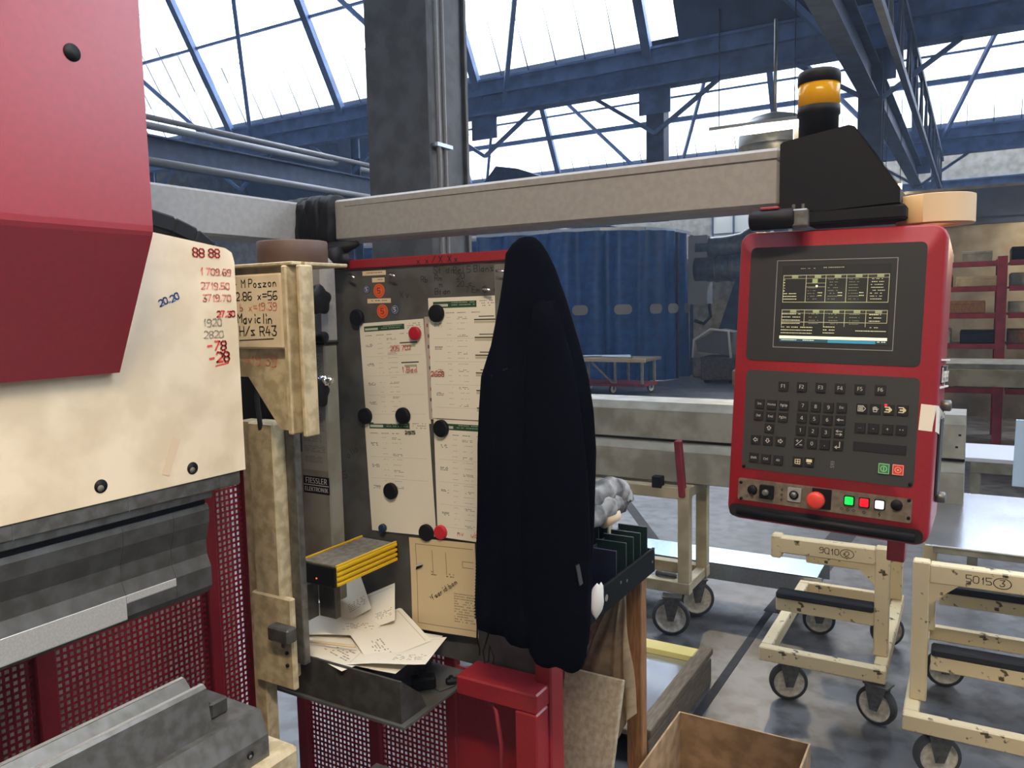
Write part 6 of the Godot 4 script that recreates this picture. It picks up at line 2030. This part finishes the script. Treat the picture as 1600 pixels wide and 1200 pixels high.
func far_things() -> void:
	curtain("deep blue welding curtain with a row of oval windows round the booth", [Vector3(-9.2, 0, -14.3), Vector3(-7.6, 0, -14.35), Vector3(-6.5, 0, -14.6), Vector3(-5.75, 0, -15.1), Vector3(-5.4, 0, -15.9), Vector3(-5.38, 0, -16.8)], 3.05, [[1.35, 0.32], [2.35, 0.32], [3.15, 0.36], [3.75, 0.34], [4.25, 0.3], [4.7, 0.28]], M.curtain)
	curtain("lighter blue welding curtain of the second booth behind", [Vector3(-16.0, 0, -16.0), Vector3(-13.0, 0, -16.2), Vector3(-9.4, 0, -16.4)], 3.2, [], mat(Color8(40, 108, 168), 0.5, 0.0, M.grime, 0.7))
	var s := S()
	# cart with a wooden top
	var t := thing("workshop_cart", "low cart with a wooden top, red lower frame and pale wheels", "cart", Vector3(-5.5, 0, -13.1))
	s = S()
	box(s, Vector3(-6.35, 0.58, -13.55), Vector3(-4.85, 0.63, -12.75), 0.005)
	part("tabletop", s, M.wood_grey, t)
	s = S()
	box(s, Vector3(-6.35, 0.575, -12.76), Vector3(-4.85, 0.64, -12.735), 0.002)
	part("edge_band", s, M.tape_pale, t)
	for x in [-6.25, -5.45, -4.95]:
		for z in [-13.45, -12.85]:
			s = S()
			box(s, Vector3(x - 0.02, 0.16, z - 0.02), Vector3(x + 0.02, 0.58, z + 0.02))
			part("leg", s, M.grey_paint, t)
	s = S()
	bar(s, Vector3(-5.9, 0.56, -12.83), Vector3(-5.47, 0.18, -12.83), 0.03, 0.03)
	part("brace", s, M.grey_paint, t)
	s = S()
	box(s, Vector3(-6.3, 0.14, -13.5), Vector3(-4.9, 0.19, -12.8), 0.004)
	part("lower_shelf", s, M.red_rack, t)
	for p in [[-5.5, -12.85], [-6.2, -12.85], [-5.0, -13.4], [-6.2, -13.4]]: caster(Vector3(p[0], 0, p[1]), 0.085, 1.2, 0.15, t)
	for d in [[Vector3(-6.3, 0.645, -13.1), Vector3(-5.3, 0.66, -13.2)], [Vector3(-5.75, 0.65, -13.0), Vector3(-5.2, 0.65, -13.0)]]:
		s = S()
		org = Vector3.ZERO
		bar(s, d[0], d[1], 0.06, 0.03, 0.003)
		single("metal_bar", "%s grey metal bar lying on the cart's wooden top" % ("long" if d[0].x < -6.0 else "short"), "bar", (d[0] + d[1]) / 2, s, M.galv, "bars on the far cart")
	# extraction duct
	t = thing("extraction_duct", "grey sheet-metal extraction duct bending down beside the curtain", "duct", Vector3(-4.4, 2.2, -16.2))
	s = S(true)
	tube(s, [Vector3(-3.6, 4.6, -16.2), Vector3(-3.62, 3.6, -16.2), Vector3(-3.66, 3.2, -16.2), Vector3(-3.8, 2.92, -16.2), Vector3(-4.05, 2.76, -16.2), Vector3(-4.4, 2.70, -16.2), Vector3(-5.0, 2.70, -16.2)], 0.22, 18)
	part("upper_duct", s, M.duct, t)
	s = S(true)
	tube(s, [Vector3(-3.55, 2.45, -16.1), Vector3(-3.8, 2.36, -16.1), Vector3(-4.2, 2.26, -16.1), Vector3(-5.0, 2.26, -16.1)], 0.26, 18)
	part("lower_duct", s, M.duct, t)
	for x in [-4.3, -4.6]:
		s = S(true)
		tube(s, [Vector3(x, 2.26, -16.1), Vector3(x + 0.05, 2.26, -16.1)], 0.275, 18)
		part("duct_band", s, M.bracket, t)
	s = S()
	box(s, Vector3(-5.15, 1.55, -16.4), Vector3(-4.75, 2.95, -16.0), 0.01)
	part("duct_cabinet", s, M.arm, t)
	s = S(true)
	tube(s, [Vector3(-4.7, 1.55, -16.0), Vector3(-4.66, 1.3, -15.95), Vector3(-4.8, 1.15, -15.95), Vector3(-5.0, 1.22, -15.95)], 0.035, 8)
	part("hose", s, M.black, t)
	# cream cabinet wall and a dark hopper behind the duct
	s = S()
	org = Vector3.ZERO
	box(s, Vector3(-6.2, 0.0, -18.2), Vector3(-1.5, 2.6, -17.9), 0.01)
	single("cream_partition", "cream partition wall behind the duct", "partition", Vector3(-4, 0, -18), s, M.cabinet)
	s = S()
	box(s, Vector3(-5.2, 0.0, -17.1), Vector3(-4.75, 0.45, -16.5), 0.01)
	box(s, Vector3(-5.15, 0.08, -16.5), Vector3(-4.8, 0.38, -16.48), 0.004)
	single("metal_locker", "low pale steel locker at the curtain's end", "locker", Vector3(-5, 0, -16.8), s, M.cabinet)
	s = S()
	xf = Transform3D(Basis(), Vector3(-4.15, 0, -16.9))
	prism(s, [Vector2(-0.55, 0.95), Vector2(0.35, 1.05), Vector2(0.22, 2.05), Vector2(-0.18, 2.05)], -0.3, 0.3)
	for x in [-0.4, 0.2]: box(s, Vector3(x, 0, -0.2), Vector3(x + 0.06, 1.0, -0.14))
	xf = Transform3D()
	single("filter_hopper", "dark tapering filter hopper under the extraction duct", "hopper", Vector3(-4.15, 0, -16.9), s, M.steel_navy)
	t = thing("tilting_bin", "worn grey tipping bin with a bent white tube handle", "bin", Vector3(-4.3, 0, -15.6))
	s = S()
	xf = Transform3D(Basis(), Vector3(-4.3, 0, -15.6))
	prism(s, [Vector2(-0.42, 0.62), Vector2(0.2, 0.55), Vector2(0.28, 1.0), Vector2(-0.05, 1.05), Vector2(-0.45, 0.82)], -0.35, 0.35)
	part("bin_body", s, M.grey_dust, t)
	s = S()
	box(s, Vector3(-0.35, 0.06, -0.35), Vector3(0.35, 0.52, 0.35), 0.02)
	part("bin_base", s, mat(Color8(96, 84, 66), 0.8, 0.0, M.grime, 2.0), t)
	s = S(true)
	tube(s, [Vector3(-0.5, 0.5, 0.38), Vector3(-0.48, 0.85, 0.38), Vector3(-0.15, 1.06, 0.38), Vector3(0.2, 1.02, 0.38), Vector3(0.25, 0.5, 0.38)], 0.025, 8)
	part("tube_handle", s, M.white, t)
	for x in [-0.25, 0.25]:
		s = S(true)
		cyl(s, Vector3(x, 0.06, -0.3), Vector3(x, 0.06, 0.3), 0.06, 12)
		part("roller", s, M.rubber, t)
	xf = Transform3D()
	s = S()
	org = Vector3.ZERO
	box(s, Vector3(-3.75, 0.0, -15.5), Vector3(-3.3, 1.05, -15.0), 0.02)
	box(s, Vector3(-3.8, 1.05, -15.55), Vector3(-3.25, 1.12, -14.95), 0.01)
	single("beige_cabinet", "beige workshop cabinet beside the tipping bin", "cabinet", Vector3(-3.5, 0, -15.2), s, M.cabinet)
	s = S()
	box(s, Vector3(-2.33, 0, -9.05), Vector3(-2.23, 0.62, -8.95), 0.004)
	box(s, Vector3(-2.36, 0.62, -9.08), Vector3(-2.20, 0.80, -8.92), 0.01)
	single("wooden_prop", "wooden prop with a blue rag wrapped on top beside the console", "wooden post", Vector3(-2.28, 0, -9), s, M.wood)
	rack()
	# overhead dome hood behind the tube lamp
	s = S(true)
	org = Vector3.ZERO
	lathe(s, [[0.42, 0.0], [0.42, 0.12], [0.38, 0.24], [0.27, 0.34], [0.1, 0.39], [0.0, 0.4]], Transform3D(Basis(), Vector3(-2.15, 3.42, -10.0)), 24)
	tube(s, [Vector3(-2.15, 3.8, -10.0), Vector3(-2.15, 4.9, -10.0)], 0.02, 6)
	single("dome_hood", "grey dome-shaped lamp hood hanging behind the bright tube lamp", "lamp hood", Vector3(-2.15, 3.42, -10), s, M.duct)
	# dark peaked roof of a booth behind the swivel arm
	s = S()
	org = Vector3.ZERO
	xf = Transform3D(Basis(), Vector3(-8.66, 4.08, -15.3))
	prism(s, [Vector2(-0.86, 0.0), Vector2(1.27, 0.0), Vector2(0.17, 0.42), Vector2(-0.35, 0.52)], -0.5, 0.5)
	box(s, Vector3(-0.1, -4.08, -0.05), Vector3(0.0, 0.1, 0.05))
	xf = Transform3D()
	single("exhaust_cowl", "dark pointed exhaust cowl on a mast behind the curtain", "cowl", Vector3(-8.66, 0.0, -15.3), s, M.steel_navy)
	# far end: dull windows in the back wall
	var g := group_struct("window_5", "far dull window band in the hall's end wall")
	for i in 22:
		for j in 2:
			s = S()
			var x := -11.0 + i * 1.0
			box(s, Vector3(x + 0.04, 3.9 + j * 1.0, -37.99), Vector3(x + 0.96, 4.84 + j * 1.0, -37.96))
			part("pane", s, mat(Color8(186, 186, 176), 0.4) if (i + j) % 3 else M.arm, g)
	for i in 23:
		s = S()
		box(s, Vector3(-11.04 + i * 1.0, 3.86, -37.98), Vector3(-10.96 + i * 1.0, 5.9, -37.9))
		part("window_bar", s, M.steel_navy, g)

func rack() -> void:
	var z := -9.6
	var t := thing("pallet_rack", "red steel rack with several shelves along the hall", "rack", Vector3(0.6, 0, z))
	var s: SurfaceTool
	for x in [-1.1, 0.18, 1.5, 2.8]:
		for d in [0.0, -0.8]:
			s = S()
			box(s, Vector3(x, 0, z + d - 0.07), Vector3(x + 0.09, 1.98, z + d), 0.004)
			part("upright", s, M.red_rack, t)
	var ys := [0.55, 1.02, 1.34, 1.62, 1.88]
	for y in ys:
		for k in 3:
			s = S()
			var x0 := -1.01 + k * 1.3
			box(s, Vector3(x0, y, z - 0.06), Vector3(x0 + 1.2, y + 0.055, z - 0.01), 0.003)
			part("shelf_beam", s, M.red_rack, t)
			s = S()
			box(s, Vector3(x0, y + 0.03, z - 0.8), Vector3(x0 + 1.2, y + 0.05, z - 0.06))
			part("shelf", s, M.steel_dark, t)
	# goods on the shelves
	var goods := [["cream_box", "long cream cardboard box on the rack", M.cabinet], ["grey_box", "low grey steel box on the rack", M.grey_paint], ["black_case", "black tool case on the rack", M.black], ["wood_crate", "small wooden crate on the rack", M.wood]]
	var where := ["lowest shelf", "second shelf", "third shelf", "fourth shelf", "top shelf"]
	var bays := ["the bay beside the console", "the open bay"]
	for j in 5:
		for k in 2:
			var x := -0.55 if k == 0 else 0.30
			var n := 0
			while x < (0.02 if k == 0 else 1.0):
				var gd: Array = goods[(j + k * 2 + n) % 4]
				var w := rng.randf_range(0.2, 0.4)
				var h := rng.randf_range(0.09, 0.2)
				var at := Vector3(x + w / 2, ys[j] + 0.056, z - 0.35)
				org = at
				s = S()
				box(s, at + Vector3(-w / 2, 0, -0.25), at + Vector3(w / 2, h, 0.25), 0.006)
				box(s, at + Vector3(-w / 2 - 0.004, h * 0.72, -0.254), at + Vector3(w / 2 + 0.004, h * 0.8, 0.254), 0.002)
				single(gd[0], "%s's %s in %s" % [gd[1], where[j], bays[k]], "box", at, s, gd[2], "goods on the red rack's %s" % where[j])
				x += w + rng.randf_range(0.02, 0.1)
				n += 1
	# conveyor table in front of the rack
	t = thing("roller_table", "long cream roller table standing before the red rack", "table", Vector3(0.8, 0, -8.3))
	s = S()
	box(s, Vector3(-0.6, 0.93, -8.7), Vector3(3.2, 0.98, -8.0), 0.004)
	part("tabletop", s, M.grey_paint, t)
	s = S()
	box(s, Vector3(-0.6, 0.78, -8.02), Vector3(3.2, 0.93, -7.98), 0.004)
	part("side_beam", s, M.cabinet, t)
	for x in [-0.4, 1.2, 2.8]:
		s = S()
		box(s, Vector3(x, 0, -8.4), Vector3(x + 0.08, 0.93, -8.3), 0.004)
		part("leg", s, M.red_rack, t)
	# concrete pier and a low inner wall with a pale ledge behind the rack
	s = S()
	box(s, Vector3(-2.2, 0, -12.2), Vector3(5.0, 3.0, -12.0))
	struct("wall_partition", s, M.wall, "stained concrete partition wall behind the red rack")
	s = S()
	box(s, Vector3(-2.3, 2.55, -12.02), Vector3(5.0, 2.95, -11.9))
	box(s, Vector3(-2.3, 2.50, -12.02), Vector3(5.0, 2.56, -11.86))
	struct("ledge_beam", s, M.steel_navy, "dark beam with a pale lower lip along the partition wall")
